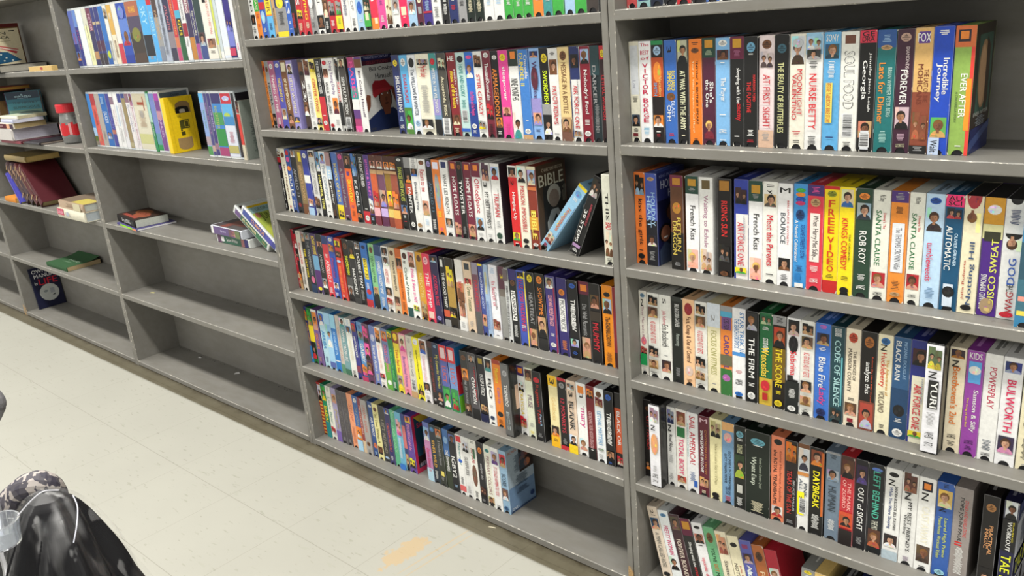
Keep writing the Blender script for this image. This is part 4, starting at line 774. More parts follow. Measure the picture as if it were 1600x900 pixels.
SIDE = {
 'cosby': 'b 0 6 #181c4c;H 1 4 #a0a0c0 8 88 TWENTIETH CENTURY;b 6 12 #401828;H 7 11 #803040 15 85 SELECTIONS;b 12 100 #b8b8b4;H 15 22 #0c0c18 22 96 Bill Cosby;H 24 31 #0c0c18 38 92 Himself;G 0 0 #182448 0,100 0,84 20,78 42,72 85,72 100,80 100,100;G 0 0 #6c3c28 2,74 0,55 4,50 16,52 12,66;G 0 0 #6c3c28 96,46 84,42 82,46 94,66 100,68;E 38 76 62 21 #14100e;E 42 76 62 18 #70402c;G 0 0 #70402c 50,70 76,70 72,80 54,80;E 51 53 53 3 #e0e0e0;E 51 53 71 3 #e0e0e0;E 51 53 54 1.4 #080808;E 51 53 72 1.4 #080808;E 56 62 64 4 #583020;E 64 66 64 6 #301410;G 0 0 #8c1c24 22,52 24,38 34,33 50,34 66,33 78,40 86,46 80,47 50,47 34,51;G 0 0 #a02830 22,52 30,46 56,44 86,45 84,48 50,50 28,56;H 95 98 #404040 4 20 VHS',
 'bible': 'b 0 100 #4a3828;H 5 9 #b8a890 20 90 CHARLTON HESTON;H 12 26 #c8c0a8 8 92 BIBLE;r 26 100 20 96 #2c2824;E 26 52 56 24 #b0a898;E 32 54 56 18 #8c7868;G 0 0 #a8a49c 30,100 28,70 45,56 68,56 86,72 88,100;G 0 0 #181818 50,70 60,62 70,70 62,80;H 30 50 #807868 86 98 ill',
 'hol': 'b 0 100 #14183c;b 0 30 #28306c;H 3 6 #8890c0 10 70 KING MORRIS;H 9 18 #c0c8e0 14 95 HOLIDAY;H 20 28 #c0c8e0 40 90 HEART;E 34 54 60 30 #1c1210;E 36 56 58 24 #5c3828;G 0 0 #181c24 30,62 60,56 96,60 100,80 100,100 40,100;E 56 76 26 22 #100c0c;E 58 76 28 17 #845440;E 70 72 28 8 #e0e0e0;G 0 0 #303c54 6,100 4,84 24,76 50,82 52,100',
 'ever': 'b 0 100 #302820;r 8 70 20 90 #38584c;E 12 66 50 26 #a88460;E 16 64 46 17 #c8a078;G 0 0 #3c2818 60,10 78,18 82,60 66,74 62,40;H 68 71 #b8b8b0 14 90 EVER AFTER;m 72 80 #9098a0;b 80 100 #202858;G 0 0 #3c4c7c 0,90 100,78 100,84 0,98',
 'score': 'b 0 60 #a0b0bc;b 60 100 #6c88a8;H 4 8 #a86848 8 92 ROBERT DE NIRO;r 8 44 46 100 #241814;E 12 24 72 16 #804838;E 20 36 58 14 #906048;r 26 42 50 90 #2c1c18;E 28 40 76 12 #a86848;m 14 40 #506070;m 46 62 #405060;m 66 74 #304058;E 82 90 85 8 #203868;b 96 98 #203050;H 91 95 #c8d0d8 5 30 DVD',
 'sinb': 'b 0 100 #b8284c;r 4 92 10 100 #1c3c4c;G 0 0 #c0a030 10,4 60,4 96,14 60,20 30,16;H 16 24 #c83048 18 90 Sinderella;E 30 44 54 18 #5c3420;G 0 0 #704428 40,44 74,46 82,74 60,82 30,72;G 0 0 #884020 30,60 90,52 96,60 40,72;r 72 86 10 50 #281410;H 84 90 #c8b0b8 15 60 BURT REYNOLDS',
 'lucy': 'b 0 100 #2c78b0;G 0 0 #284030 30,30 60,24 66,60 44,72;G 0 0 #181c20 10,40 60,34 70,84 20,78;b 74 100 #68b030;r 28 72 0 18 #b02830;H 6 18 #a02828 30 96 LUCY;H 86 94 #304018 20 80 LUCY SHOW',
 'torn': 'b 0 100 #1c1c1c;r 6 92 8 96 #303030;E 40 58 60 26 #b82020;r 30 90 12 60 #c8a890;r 64 96 6 94 #141414;H 8 20 #707070 20 90 TORNADO',
 'blank': 'b 0 100 #706864', 
 'tae': 'b 0 20 #182860;r 20 56 0 60 #c0c4cc;m 26 50 #304060;b 0 8 #203070;H 12 18 #c0c8d8 6 60 Featuring Billy;r 60 76 0 100 #182048;H 58 74 #dce030 4 90 TAE BO;r 78 100 0 100 #c0c0c8;E 80 96 30 6 #181818;E 80 96 60 8 #181818',
 'white_back': 'b 0 100 #808880;r 10 34 40 96 #281410;E 16 28 60 10 #784020;m 38 60 #303838;m 64 90 #405048'}
def add_tape(row, n, px0, px1, spec, z, y, xl, xr):
    ps = (spec + '|||').split('|'); bgs, els, fl = ps[0], ps[1], '|'.join(ps[2:])
    if px1 is None: px1 = px0
    x0 = max(xat(px0, y, z), xl); x1 = min(xat(px1, y, z), xr)
    return bgs, els, fl, x0, x1
ROWINFO = {  # row: z, x limits, place words
 '3b': (1.018, 3, 'second row of the middle bookcase'), '3c': (.7712, 3, 'third row of the middle bookcase'),
 '3d': (.5257, 3, 'fourth row of the middle bookcase'), '3e': (.2781, 3, 'fifth row of the middle bookcase'),
 '3f': (.021, 3, 'bottom row of the middle bookcase'), '3a': (1.2673, 3, 'top row of the middle bookcase'),
 '4a': (1.2691, 4, 'cut-off top row of the right bookcase'), '4b': (1.0216, 4, 'second row of the right bookcase'),
 '4c': (.7744, 4, 'third row of the right bookcase'), '4d': (.5281, 4, 'fourth row of the right bookcase'),
 '4e': (.2807, 4, 'fifth row of the right bookcase'), '4f': (.021, 4, 'bottom row of the right bookcase'),
 '2a': (1.2126, 2, 'upper row of the bookcase left of the middle one'), '2b': (.9167, 2, 'lower row of the bookcase left of the middle one')}
ORD = 'first second third fourth fifth sixth seventh eighth ninth tenth eleventh twelfth thirteenth fourteenth fifteenth sixteenth seventeenth eighteenth nineteenth twentieth'.split()
def ordn(i):
    if i < 20: return ORD[i]
    k = i + 1; tens = {2: 'twent', 3: 'thirt', 4: 'fort'}[k // 10]
    return tens + 'ieth' if k % 10 == 0 else tens + 'y-' + ORD[k % 10 - 1]
def describe(bgs, els, noun='tape'):
    c = cname(bgs if bgs in PAL or bgs.startswith('#') else 'H'); t = None; port = None; band = None
    for e in els.split(';'):
        p = e.strip().split(' ')
        if p[0] in 'tThVq' and len(p) > 4 and (t is None or (float(p[2]) - float(p[1])) > t[1]): t = (cname(p[3]), float(p[2]) - float(p[1]))
        if p[0] == 'p' and port is None: port = 'at the top' if float(p[1]) < 35 else 'at the foot' if float(p[1]) > 55 else 'midway'
        if p[0] == 'b' and float(p[1]) == 0 and 8 < float(p[2]) < 40: band = cname(p[3])
    d = f'{c} {noun}'
    q = []
    if t and t[0] != c: q.append(f'{t[0]} lettering')
    if port: q.append('portrait ' + port)
    elif band and band != c: q.append(f'{band} band on top')
    return c, d + (' with ' + ' and '.join(q) if q else '')
TAPES = []
def one_tape(w, H, D, bgs, els, fl, seed):
    flip = els.split(';')[0].strip() == 'i'
    bgc = rgb(bgs.rstrip('*')); top = bgc; sd = bgc
    for q in fl.split('|'):
        if q.startswith('top='): top = rgb(q[4:])
        if q.startswith('side='): sd = rgb(q[5:])
    m = sleeve_mesh(w, H, D, bgc, top, sd, flip)
    fc = Face(m, (0, 0, H), (w, 0, 0), (0, 0, -H), (0, -1, 0), seed); fc.draw(els, 'blond' in fl)
    # rubbed corners and scuffs down to the white board
    rs = random.Random(seed * 13 + 5); wv = rgb('#d4d0c4'); q0 = .0016 / w; q1 = .0022 / H
    for (cu, cv) in ((0, 1), (1, 1), (0, 0), (1, 0), (.22, 1), (.78, 1)):
        if rs.random() < .38:
            k = rs.uniform(.5, 1.6); du = q0 * k * (1 if cu < .5 else -1); dv = q1 * k * (1 if cv < .5 else -1) * rs.uniform(.6, 2.2); cv2 = cv - .003 if cv == 1 else cv + .004
            fc.pg([(cu, cv2), (cu + du, cv2), (cu, cv2 + dv)], wv)
    for _ in range(rs.choice((0, 0, 1, 2))):
        v = rs.uniform(.05, .9); u_ = rs.choice((0.0, .975)); fc.rect(u_, u_ + .025, v, v + rs.uniform(.01, .05), tuple(x * .7 + .22 for x in bgc))
    # title repeated small on the top flap and a price line
    tf = Face(m, (0, D, H), (w, 0, 0), (0, -D, 0), (0, 0, 1), seed)
    lum = sum(top) / 3; ink = tuple(x * .35 for x in top) if lum > .25 else tuple(min(1, x * 1.5 + .18) for x in top)
    r = random.Random(seed)
    if r.random() < .7: tf.rect(.28, .5, .25, .8, ink)
    if r.random() < .4: tf.rect(.58, .72, .4, .7, ink)
    for key, art in SIDE.items():
        if key in fl.split('|'):
            s2 = Face(m, (w, 0.0006, H), (0, D - .0008, 0), (0, 0, -H), (1, 0, 0), seed); s2.draw(art)
    return m
def cassette_mesh(w, H, D, flip=False):
    m = MB(); k = (0.012, 0.012, 0.014)
    m.box(0.0009, w - 0.0009, 0.0016, D - 0.001, 0.0004, H - 0.0012, k)
    m.box(0.003, w * .45, 0.0012, 0.0016, H * .3, H * .34, (0.3, 0.3, 0.3))
    return m
def clam_mesh(w, H, D, shell, els, art, seed, r=0.004):
    """hinged plastic case: rounded shell with a printed insert behind clear film on spine and right face"""
    m = MB(); n = 4
    prof = [(r - r * math.cos(math.pi / 2 * i / n), r - r * math.sin(math.pi / 2 * i / n)) for i in range(n + 1)]  # left-front corner (x, y)
    ring = prof + [(w - x, y) for x, y in reversed(prof)] + [(w, D), (0, D)]
    for (z0, z1, ins) in ((0.0, .0015, 1), (.0015, H - .0015, 0), (H - .0015, H, 2)):
        def sc(p, k): return (w / 2 + (p[0] - w / 2) * k, D / 2 + (p[1] - D / 2) * k)
        a = [sc(p, .97 if ins == 1 else 1) for p in ring]; b = [sc(p, .97 if ins == 2 else 1) for p in ring]
        for i in range(len(ring)):
            j = (i + 1) % len(ring); m.poly([(*a[i], z0), (*a[j], z0), (*b[j], z1), (*b[i], z1)], shell)
    m.poly([(w / 2 + (x - w / 2) * .97, D / 2 + (y - D / 2) * .97, H) for x, y in ring], shell)
    m.poly([(w / 2 + (x - w / 2) * .97, D / 2 + (y - D / 2) * .97, 0) for x, y in reversed(ring)], shell)
    return m
SLOTS = {}
for row, txt in ROWS.items():
    z, bay, place = ROWINFO[row]; xl, xr = XS[bay][0] + .0008, XS[bay][1] - .0006
    y = 0.037 if row != '3a' else 0.030
    L = [l.split('|', 1) for l in txt.strip().split('\n')]
    items = []; prev = xl
    for i, (px, rest) in enumerate(L):
        ps = (rest + '|||').split('|'); bgs, els, fl = ps[0], ps[1], '|'.join(ps[2:])
        nx = float(L[i + 1][0]) if i + 1 < len(L) else None
        for q in fl.split('|'):
            if q.startswith('cut=') or q.startswith('gap='): nx = float(q[4:])
        near = 'front' in fl or 'clam' in fl; yq = .012 if near else y
        x0 = max(xat(float(px), yq, z), prev)
        if nx is None: x1 = x0 + .026
        else:
            nn = i + 1 < len(L) and ('clam' in L[i + 1][1] or 'front' in L[i + 1][1])
            x1 = xat(nx, .012 if (near or nn) else y, z)
        wide = 'Wyatt' in els or bgs.endswith('*') or 'My Fair' in els
        if not wide: x1 = min(x1, x0 + .0285)
        x1 = min(max(x1, x0 + .0145), xr)
        if x1 - x0 < .006: continue
        prev = x1 + .0002
        items.append((x0, x1, bgs, els, fl))
    SLOTS[row] = items
    if row == '3a':
        big = MB()
        for i, (x0, x1, bgs, els, fl) in enumerate(items):
            m = one_tape(x1 - x0 - .0005, .188, .103, bgs, els, fl, i); big.join(m, Matrix.Translation((x0, y, z + .0003)))
            big.join(cassette_mesh(x1 - x0 - .0005, .188, .103), Matrix.Translation((x0, y, z + .0003)))
        o = big.build('video_tapes', CARD)
        tag(o, 'long packed run of colourful video tapes cut off by the top of the picture', 'video tapes', kind='stuff'); continue
    # labels: look first, then neighbours, then the place in the row
    D_ = [describe(b_.rstrip('*'), e_) for (_, _, b_, e_, _) in items]
    cnt = {}
    for c, d in D_: cnt[d] = cnt.get(d, 0) + 1
    for i, (x0, x1, bgs, els, fl) in enumerate(items):
        c, d = D_[i]
        if cnt[d] == 1: lab = f'{d}, {place}'
        else: lab = f'{d}, {ordn(i)} from the left, {place}'
        if len(lab.split()) > 16: lab = f'{c} tape, {ordn(i)} from the left, {place}'
        w = x1 - x0 - .0005; rnd = random.Random(i * 31 + len(row)); yy = y + rnd.uniform(-.0025, .0025)
        if 'front' in fl: yy = .012
        H = .188 * rnd.uniform(.992, 1.0)
        clam = 'clam' in fl
        if len(lab.split()) > 16: lab = lab.replace('from the left', 'from left')
        t = tag(empty('video_tape', (x0 + .0001, yy, z + .0003)), lab, 'video tape', 'video tapes in the ' + place)
        if clam:
            shell = rgb('#181818'); yy = .012; t.location.y = yy; H = .198
            m = clam_mesh(w, H, .112, shell, els, None, i)
            fc = Face(m, (.0012, -.0002, H - .003), (w - .0024, 0, 0), (0, 0, -(H - .006)), (0, -1, 0), i); fc.rect(0, 1, 0, 1, rgb(bgs)); fc.draw(els)
            if fl.startswith('clam|') or fl == 'clam': pass
            if 'clam2' not in fl:
                s2 = Face(m, (w + .0002, .004, H - .003), (0, .104, 0), (0, 0, -(H - .006)), (1, 0, 0), i); s2.draw(SIDE['torn'])
            m.build('plastic_case', PLAST, t)
            continue
        one_tape(w, H, .103, bgs, els, fl, i * 7 + len(place)).build('sleeve', CARD, t)
        flip = els.split(';')[0].strip() == 'i'
        cm = cassette_mesh(w, H, .103)
        if flip:
            cm.v = [(a, b2, H - c2) for a, b2, c2 in cm.v]
        cm.build('cassette', BLACKP, t)

def loose_tape(bgs, els, fl, loc, rot, lab, group=None, w=.0255, H=.188, seed=1):
    t = tag(empty('video_tape', loc, rot), lab, 'video tape', group)
    one_tape(w, H, .103, bgs, els, fl, seed).build('sleeve', CARD, t); cassette_mesh(w, H, .103).build('cassette', BLACKP, t)
    return t
# the three loose tapes at the right end of the third row
loose_tape('#88b4d0', 'b 0 4 Y;o 8 16 #6090c0;m 18 22 W;T 34 70 #c86820 25 75 Honeymoon;T 40 66 Y 30 40 Trap;r 28 76 90 94 #4068a0;p 76 90 #c8b0a0 #802820;r 92 96 30 60 #803048', '',
           (-.2985, .034, .7712 + .0163), (0, math.radians(39.5), 0), 'light blue tape leaning steeply against the black one, third row of the middle bookcase', 'video tapes in the third row of the middle bookcase')
loose_tape('#101010', 'T 3 8 K 40 70 3;p 3 24 #302820 #c8c0b8;T 42 84 W 20 50 39 STEPS;T 32 60 #b84050 62 80 ALFRED HITCHCOCK;r 86 90 10 90 #a080a8;m 92 96 W', 'blackside',
           (-.2145, .030, .7712 + .0108), (0, math.radians(24.5), 0), 'black tape with white lettering leaning on a white one, third row of the middle bookcase', 'video tapes in the third row of the middle bookcase', seed=4)
loose_tape('#c8c8b8', 'T 20 50 K 30 60 THIS;t 52 60 R BAD;p 62 90 #d8c8b0 A;m 92 95 K', '', (-.0798 - .0262, .010, .7715), (0, 0, 0),
           'white tape half hidden behind the right-hand panel, end of third row of the middle bookcase', 'video tapes in the third row of the middle bookcase')
# leaning tapes at the bottom of the right bookcase
LEAN = [('#e0d0bc', 'T 4 10 K 30 60 2;m 11 13 K;p 15 30 #304868 #d8a880;t 34 80 #707068 A MAN CALLED ROSE;o 86 92 K|top=#e0d0bc'),
 ('#e0e4e4', 'L 4 9 #5888b0;t 20 58 #c83068 PRETTY WOMAN;p 60 78 #e0e0e0 K;m 90 94 K'),
 ('#3c2028', 'p 3 20 #504038 #705848;t 32 80 #d8c8b8 FOREVER BOUND;m 86 92 W'),
 ('#1c1c1c', 'b 0 22 #601838;r 4 14 15 85 #c08828;T 30 62 W 30 65 Sleeping with the;T 62 84 #b02028 30 65 enemy;m 92 94 W'),
 ('#e0e0e0', 'L 4 8 K;p 14 26 #b07058 K;m 28 30 K;t 44 80 #d05060 upside down;m 90 95 K'),
 ('#68a878', 'L 7 20 #705028;T 26 44 #183820 35 70 YOU\'VE;T 46 56 #c86020 35 70 GOT;T 57 72 #183820 35 70 MAIL;m 86 92 W'),
 ('#e0d8bc', 'p 4 28 #c89878 #a05848;t 36 76 #403830 Something\'s;m 86 92 K'),
 ('#e0d8b8', 'L 8 14 K;T 34 78 #504840 20 50 NOTTING HILL;T 36 66 #b04038 62 80 Julia Roberts;m 86 92 K'),
 ('#5458a0', 'r 5 10 20 70 #803060;p 16 28 #383058 #b0a0a8;t 36 56 #c8e0e8 alm;T 30 62 W 30 70 Almost;m 84 92 W'),
 ('#a86030', 'L 8 20 #503018;T 32 74 #e0c8a0 30 70 FUGITIVE;m 86 92 K')]
LEAN.append(('#b02030', 'b 0 22 #a81c30;p 22 40 #d8c8c0 K;b 40 44 #303030;t 50 86 W LOVE;m 90 94 W'))
zc = .021; ang = math.radians(12.8)
xx = -.0062
for i, l in enumerate(LEAN):
    bgs, els = l[0], l[1].split('|')[0]; w = .0262
    d = describe(bgs, els)[1]
    if len(d.split()) > 8: d = describe(bgs, els)[0] + ' tape'
    loose_tape(bgs, els, '', (xx, .037, zc + .0004), (0, -ang, 0), f'{d}, {ordn(i)} leaning tape from left, bottom row, right bookcase', 'leaning video tapes in the bottom row of the right bookcase', seed=i + 60, w=w)
    xx += .0281
up = [(1243, 1263, '#888884', 'm 8 14 W;L 2 6 Y;r 20 60 20 80 #707070;t 62 90 K SON OF MAN', 'grey tape beside the yellow one, bottom row of the right bookcase'),
      (1263.5, 1283.5, '#d8b870', 't 14 50 #c04030 Jeffy;m 84 92 A', 'plain yellow tape, bottom row of the right bookcase'),
      (1300, 1323, '#1c1c1c', 'r 10 90 3 98 #303430;r 20 80 12 40 #c8ccc8;m 60 80 H', 'clear-cased black tape right of the yellow one, bottom row of the right bookcase'),
      (1325, 1346, '#18204c', 'b 0 10 #303030;L 12 20 W;m 30 60 W', 'dark blue tape at the right end of the bottom row, right bookcase')]
for px, px2, bgs, els, lab in up:
    x = xat(px, .02, .208) + .012
    loose_tape(bgs, els, '', (x, .02, .0213), (0, 0, 0), lab, 'upright video tapes in the bottom row of the right bookcase', seed=int(px), w=min(xat(px2, .02, .208) + .012 - x, .030))
# ================================================================== plastic video cases in the bookcase left of the middle one
def case(w, H, D, shell, bgs, els, loc, rot, lab, group, seed=1, art=None, face=None, cat='video case', ins=.0012):
    t = tag(empty('video_case', loc, rot), lab, cat, group)
    clam_mesh(w, H, D, rgb(shell), els, None, seed).build('plastic_shell', PLAST, t)
    m = MB(); fc = Face(m, (ins, -.0003, H - .006 - ins), (w - 2 * ins, 0, 0), (0, 0, -(H - .012 - 2 * ins)), (0, -1, 0), seed)
    fc.rect(0, 1, 0, 1, rgb(bgs)); fc.draw(els)
    s2 = Face(m, (w + .0003, .004 + ins, H - .006 - ins), (0, D - .012 - ins, 0), (0, 0, -(H - .012 - 2 * ins)), (1, 0, 0), seed)
    s2.rect(0, 1, 0, 1, rgb(face or bgs))
    if art: s2.draw(art)
    m.build('printed_insert', CARD, t)
    return t
CASES = {'2a': '''125|#5868b0|b 60 100 #283070;t 40 60 #a05060 ALADDIN;p 74 90 #6070b8 #c08858
131.7|#28307c|t 35 70 #a04858 STORIES;b 0 30 #6080c0
137|#d4dcdc|b 90 100 W
146.3|#d8d8a8|b 0 30 #c8c8b8;r 26 56 46 56 #404040;m 60 90 #c8c890
153.2|#302c54|b 0 40 #683048;t 10 40 #c0a0b0 PETER;b 76 90 #a88058
160.2|#2c3070|b 58 76 #482440;b 80 100 #302830;r 25 30 0 90 #b0a080
165.4|#2c3070|b 58 76 #482440;b 80 100 #302830;r 25 30 0 90 #b0a080
172|#2458a0|b 0 60 #2868b0;o 76 90 #b0c030
179.5|#d8d8d0|p 4 22 #a08870 #404040;m 60 94 K
185.2|#c8a050|b 50 100 #d8d0b8;m 14 24 W;m 60 90 A
192.5|#d8d4cc|b 66 100 #b83848
200|#2848a0|b 26 50 #5878c0;p 46 70 #5878c0 #a82838;b 86 100 #203890;o 4 26 #6878c0|half
214|#38302c|b 0 26 #a06048;t 8 18 #d8a838 DUMBO;b 24 50 #484058;o 42 66 #787838;b 84 100 #483830|half
233.7|#48a0d8|b 56 90 #20242c;m 90 96 T;t 10 40 #a0d0e8 SKY|half
247.5|#50a0d8|b 0 10 R;t 20 60 #a0d0e0 GHOST
255.2|#909090|b 0 30 #483838;t 20 66 T FANTASIA;b 76 100 #788090
262.6|#a8b0c0|m 5 90 #182030
272|#30304c|T 14 52 #c07078 20 60 ATLANTIS;b 55 80 #807880;b 84 100 #383848
281.2|#b03040|t 6 60 #d8a040 PINOCCHIO;b 64 80 #c07050;b 80 100 #b84870
288|#282828|b 0 24 #c83038;b 24 36 #48a0c0;T 38 62 Y 30 80 GUS;b 64 100 #285838
296.3|#d8d8d8|b 44 64 #902838;m 66 80 H;t 6 40 H WARRIOR
303.8|#383050|b 0 30 #885868;b 66 100 #b07838;t 10 30 W RING
311.8|#302c60|t 28 64 #c8c8b0 DINOSAURS;b 76 100 #a04888
318.3|#283c3c|b 70 100 #3c4c80;p 60 80 #503838 #a0b0b8
328.8|#dcd8cc|T 4 64 #c06868 55 80 ALL I WANT FOR CHRISTMAS;p 70 84 #806050 #a87858;r 14 18 30 60 K;m 88 92 K|half
344.4|#c0c858|b 80 100 #c8c8b0
348.2|#b8c4c8|b 90 100 W
353.2|#d0d8e4|b 84 96 W
363.2|#302878|b 0 16 #404088;b 58 84 #7078c0;p 40 62 #302878 #8088d0;b 86 97 #b83858|half
373.2|#dcdcdc|m 80 90 P|cut=379''',
'2b': '''152.5|#3c80c8|b 66 82 #a0c0e0;b 82 92 #586830;b 92 100 #807868
157.8|#c85850|b 0 22 #a03038;m 30 60 #a03838;m 80 92 T
165.2|#a09890|m 70 90 #807878
172.5|#2060a8|t 34 56 #d0d8e0 DUCKY;p 70 86 #3070b8 #b0c0d8;m 6 20 L
182|#383888|t 36 66 #6870b8 BEAUTY;b 68 76 #a06050
188|#d8d8d8|t 30 60 #b08890 PINOCCHIO;b 6 20 #806878
194|#dcdcdc|m 20 60 L;m 64 90 H
200.6|#d0d0d4|b 0 16 #30387c;m 20 80 #b09898
206.5|#8c7c58|b 0 8 #283878;b 90 98 #a09878
212.5|#d4d0d0|t 20 70 #7880a0 POOH CORNER;b 0 16 #806070
218.5|#d4ccd0|p 0 22 #704868 #a07088;T 24 84 #a06070 30 70 Rescued by Round;m 86 94 H
224|#c8c4b0|b 0 22 #b8b098;T 5 30 #904028 30 80 T;E 30 44 50 14 #a0b0b8;b 72 90 #b8b880;m 30 60 #b09880|cover
245.3|#28784c|b 0 50 #98c0b8;t 30 76 #b0c8b0 LADY AND THE TRAMP;b 84 100 #208050
250|#6c7cb8|b 0 12 #6878b0;b 70 90 #588898;b 90 100 #208848
258|#6c3c80|b 0 12 #983898;t 40 76 #b8a0c0 PRINCESS;b 30 45 #b08090|cut=265.5
328|#8098c8|b 0 14 #58a8d8;T 26 56 #3c8858 30 75 Timmy Tom;b 70 84 #a09098;b 86 100 #48884c
335.4|#403c74|t 14 66 #a07898 SONG IN BLOCK;b 84 94 #b09088
340.5|#38306c|t 20 60 #b0a8c8 COMEDIES;b 80 90 #886878
346.2|#3878b8|b 0 16 #302c60;b 30 50 #408850;b 56 84 #2c8040;T 20 56 #a0a860 20 50 ROCKETEER;b 86 100 #983868|half
361.4|#58a0d0|b 0 16 #b02838;o 4 12 #a8b0d0;b 50 100 #c8ccd8;E 30 38 40 30 #a0b850;b 36 50 #3c7cb0;m 60 78 #b06878;b 82 94 #a8a060|half
378|#1c1820|b 90 100 #201c24|cut=383'''}
GN = {'2a': 'plastic video cases in the upper row of the bookcase left of the middle one', '2b': 'plastic video cases in the lower row of the bookcase left of the middle one'}
for row, txt in CASES.items():
    z, bay, place = ROWINFO[row]; xl, xr = XS[bay][0] + .0008, XS[bay][1] - .0008; y = .032
    L = [l.split('|', 1) for l in txt.split('\n')]; its = []; prev = xl
    for i, (px, rest) in enumerate(L):
        ps = (rest + '|||').split('|'); fl = ps[2]; nx = float(L[i + 1][0]) if i + 1 < len(L) else None
        if 'cut=' in fl: nx = float(fl[4:])
        x0 = max(xat(float(px), y, z), prev); x1 = min(max(xat(nx, y, z), x0 + .012), xr); prev = x1 + .0002
        its.append((x0, x1, ps[0], ps[1], fl))
    D_ = [describe(a[2], a[3], 'video case') for a in its]; cnt = {}
    for c, d in D_: cnt[d] = cnt.get(d, 0) + 1
    for i, (x0, x1, bgs, els, fl) in enumerate(its):
        c, d = D_[i]; pl = place
        lab = f'{d}, {pl}' if cnt[d] == 1 else f'{d}, {ordn(i)} from left, {pl}'
        if len(lab.split()) > 16: lab = f'{c} case, {ordn(i)} from left, {pl}'
        hh = .211 if row == '2a' else .208
        art = None; face = None
        if row == '2b' and i == 14: face = '#586878'; art = 'H 3 8 #202838 40 70 Disney;H 10 15 #283040 10 90 Walt Disney;b 20 100 #4c5058'
        shell = '#d4d8d8' if i % 4 else '#b8c0c4'
        if els.find('98c0b8') > 0: shell = '#207840'
        case(x1 - x0 - .0005, hh, .112, shell, bgs, els, (x0, y, z + .0003), (0, 0, 0), lab, GN[row], i, art, face)
# the white-backed tape at the right end of the lower row
loose_tape('#c8c0b0', 'b 0 4 K;p 1 20 #401818 #b04848;b 22 74 #c03830;b 74 100 #c0b8a0', 'white_back', (xat(382.5, .034, .9167) + .001, .034, .917), (0, 0, 0),
           'tape showing its grey printed back, right end of the row with the yellow cassette', w=.019, H=.178, seed=8)
# the yellow cassette
t = tag(empty('video_cassette', (-1.921, .024, .9170)), 'bright yellow video cassette standing on end, its two reel windows facing out', 'video cassette')
m = MB(); yc = rgb('#e8c418'); w_, H_, D_ = .0255, .186, .102
b_ = .0012
m.box(0, w_ - b_, b_, D_ - b_, 0, H_, yc); m.box(b_, w_, b_, D_ - b_, b_, H_ - b_, yc); m.box(b_, w_ - b_, 0, D_, b_, H_ - b_, yc)
m.build('shell', PLAST, t)
def slab(name, col, pts, t0, t1, mat):   # outline in (y, z) on the right face
    m = MB(); n = len(pts)
    m.poly([(w_ + t1, y, z) for y, z in pts], col)
    for i in range(n):
        a, b = pts[i], pts[(i + 1) % n]; m.poly([(w_ + t0, *a), (w_ + t0, *b), (w_ + t1, *b), (w_ + t1, *a)], col)
    return m.build(name, mat, t)
def arch(cy, cz, hw, hh, up):
    q = [(cy - hw, cz - hh * up), (cy + hw, cz - hh * up)]
    return q + [(cy + hw * math.cos(math.pi * i / 8), cz + hh * up * (.35 + .65 * math.sin(math.pi * i / 8))) for i in range(9)]
slab('reel_window', rgb('#8c7048'), arch(.062, .150, .026, .020, 1), 0, .0004, PLAST)
slab('tape_pack', rgb('#141210'), arch(.058, .142, .024, .011, 1), .0004, .0007, PLAST)
slab('reel_hub', rgb('#b8b0a0'), arch(.058, .138, .010, .006, 1), .0007, .0010, PLAST)
slab('reel_window', rgb('#a08458'), arch(.050, .028, .026, .020, -1), 0, .0004, PLAST)
m = MB(); fc = Face(m, (w_ + .0002, 0, H_), (0, D_, 0), (0, 0, -H_), (1, 0, 0)); k_ = rgb('#403c10')
fc.draw('H 33 38 #403c10 36 48 VHS;r 42 58 46 74 #504c18;r 44 56 56 72 #c8b028;r 45 55 58 70 #585018;r 43 62 40 46 #484418;r 63 70 40 54 #403c10'); fc.draw('r 2 98 12 13 #c8a010;r 2 98 88 89 #c8a010')
m.build('label_print', CARD, t)

# ------------------------------------------------------------------ cases lying and leaning at the right end of the third shelf, bookcase left of the middle one
def flat_case(loc, rz, bgs, els, topart, lab, shell='#c8ccd0', thick=.029, L=.207):
    # built upright, then laid on its side: spine to the front, right face upwards
    t = tag(empty('video_case', loc, (0, 0, rz)), lab, 'video case', 'plastic cases piled at the right end of the third shelf')
    R = Matrix.Translation((0, 0, thick)) @ Matrix.Rotation(math.radians(90), 4, 'Y').inverted()   # maps x->z up
    R = Matrix(((0, 0, -1, L), (0, 1, 0, 0), (1, 0, 0, 0), (0, 0, 0, 1)))
    def tr(m): m.v = [tuple(R @ Vector(p)) for p in m.v]; return m
    tr(clam_mesh(thick, L, .115, rgb(shell), els, None, 1)).build('plastic_shell', PLAST, t)
    m = MB(); fc = Face(m, (.0012, -.0003, L - .008), (thick - .0024, 0, 0), (0, 0, -(L - .016)), (0, -1, 0), 3); fc.rect(0, 1, 0, 1, rgb(bgs)); fc.draw(els)
    s2 = Face(m, (thick + .0003, .005, L - .008), (0, .103, 0), (0, 0, -(L - .016)), (1, 0, 0), 3); s2.rect(0, 1, 0, 1, rgb('#3c3838')); s2.draw(topart)
    tr(m).build('printed_insert', CARD, t)
    return t
flat_case((-1.770, .050, .6168), math.radians(0), '#2c5c48', 'b 0 14 #583858;r 12 22 20 80 #d8d8d8;T 30 66 W 30 75 Snow White;b 78 90 #a06868;b 88 100 #302c68', 'b 0 100 #303034',
          'white-edged green case lying flat, lower of the two beneath the leaning cases', '#d0d4d0')
flat_case((-1.790, .046, .6466), math.radians(-2), '#5c4878', 'b 0 6 W;T 30 50 #c0b8d8 35 65 Quest;b 60 70 #604850;p 66 84 #805060 #b08078;b 84 100 #607048', 'b 0 50 #443c40;b 24 44 #784038;b 50 100 #504c4c;r 30 80 30 60 #6c4038',
          'purple case lying flat on top of the green one, beneath the leaning cases', '#c0c4cc')
a_ = math.radians(56)
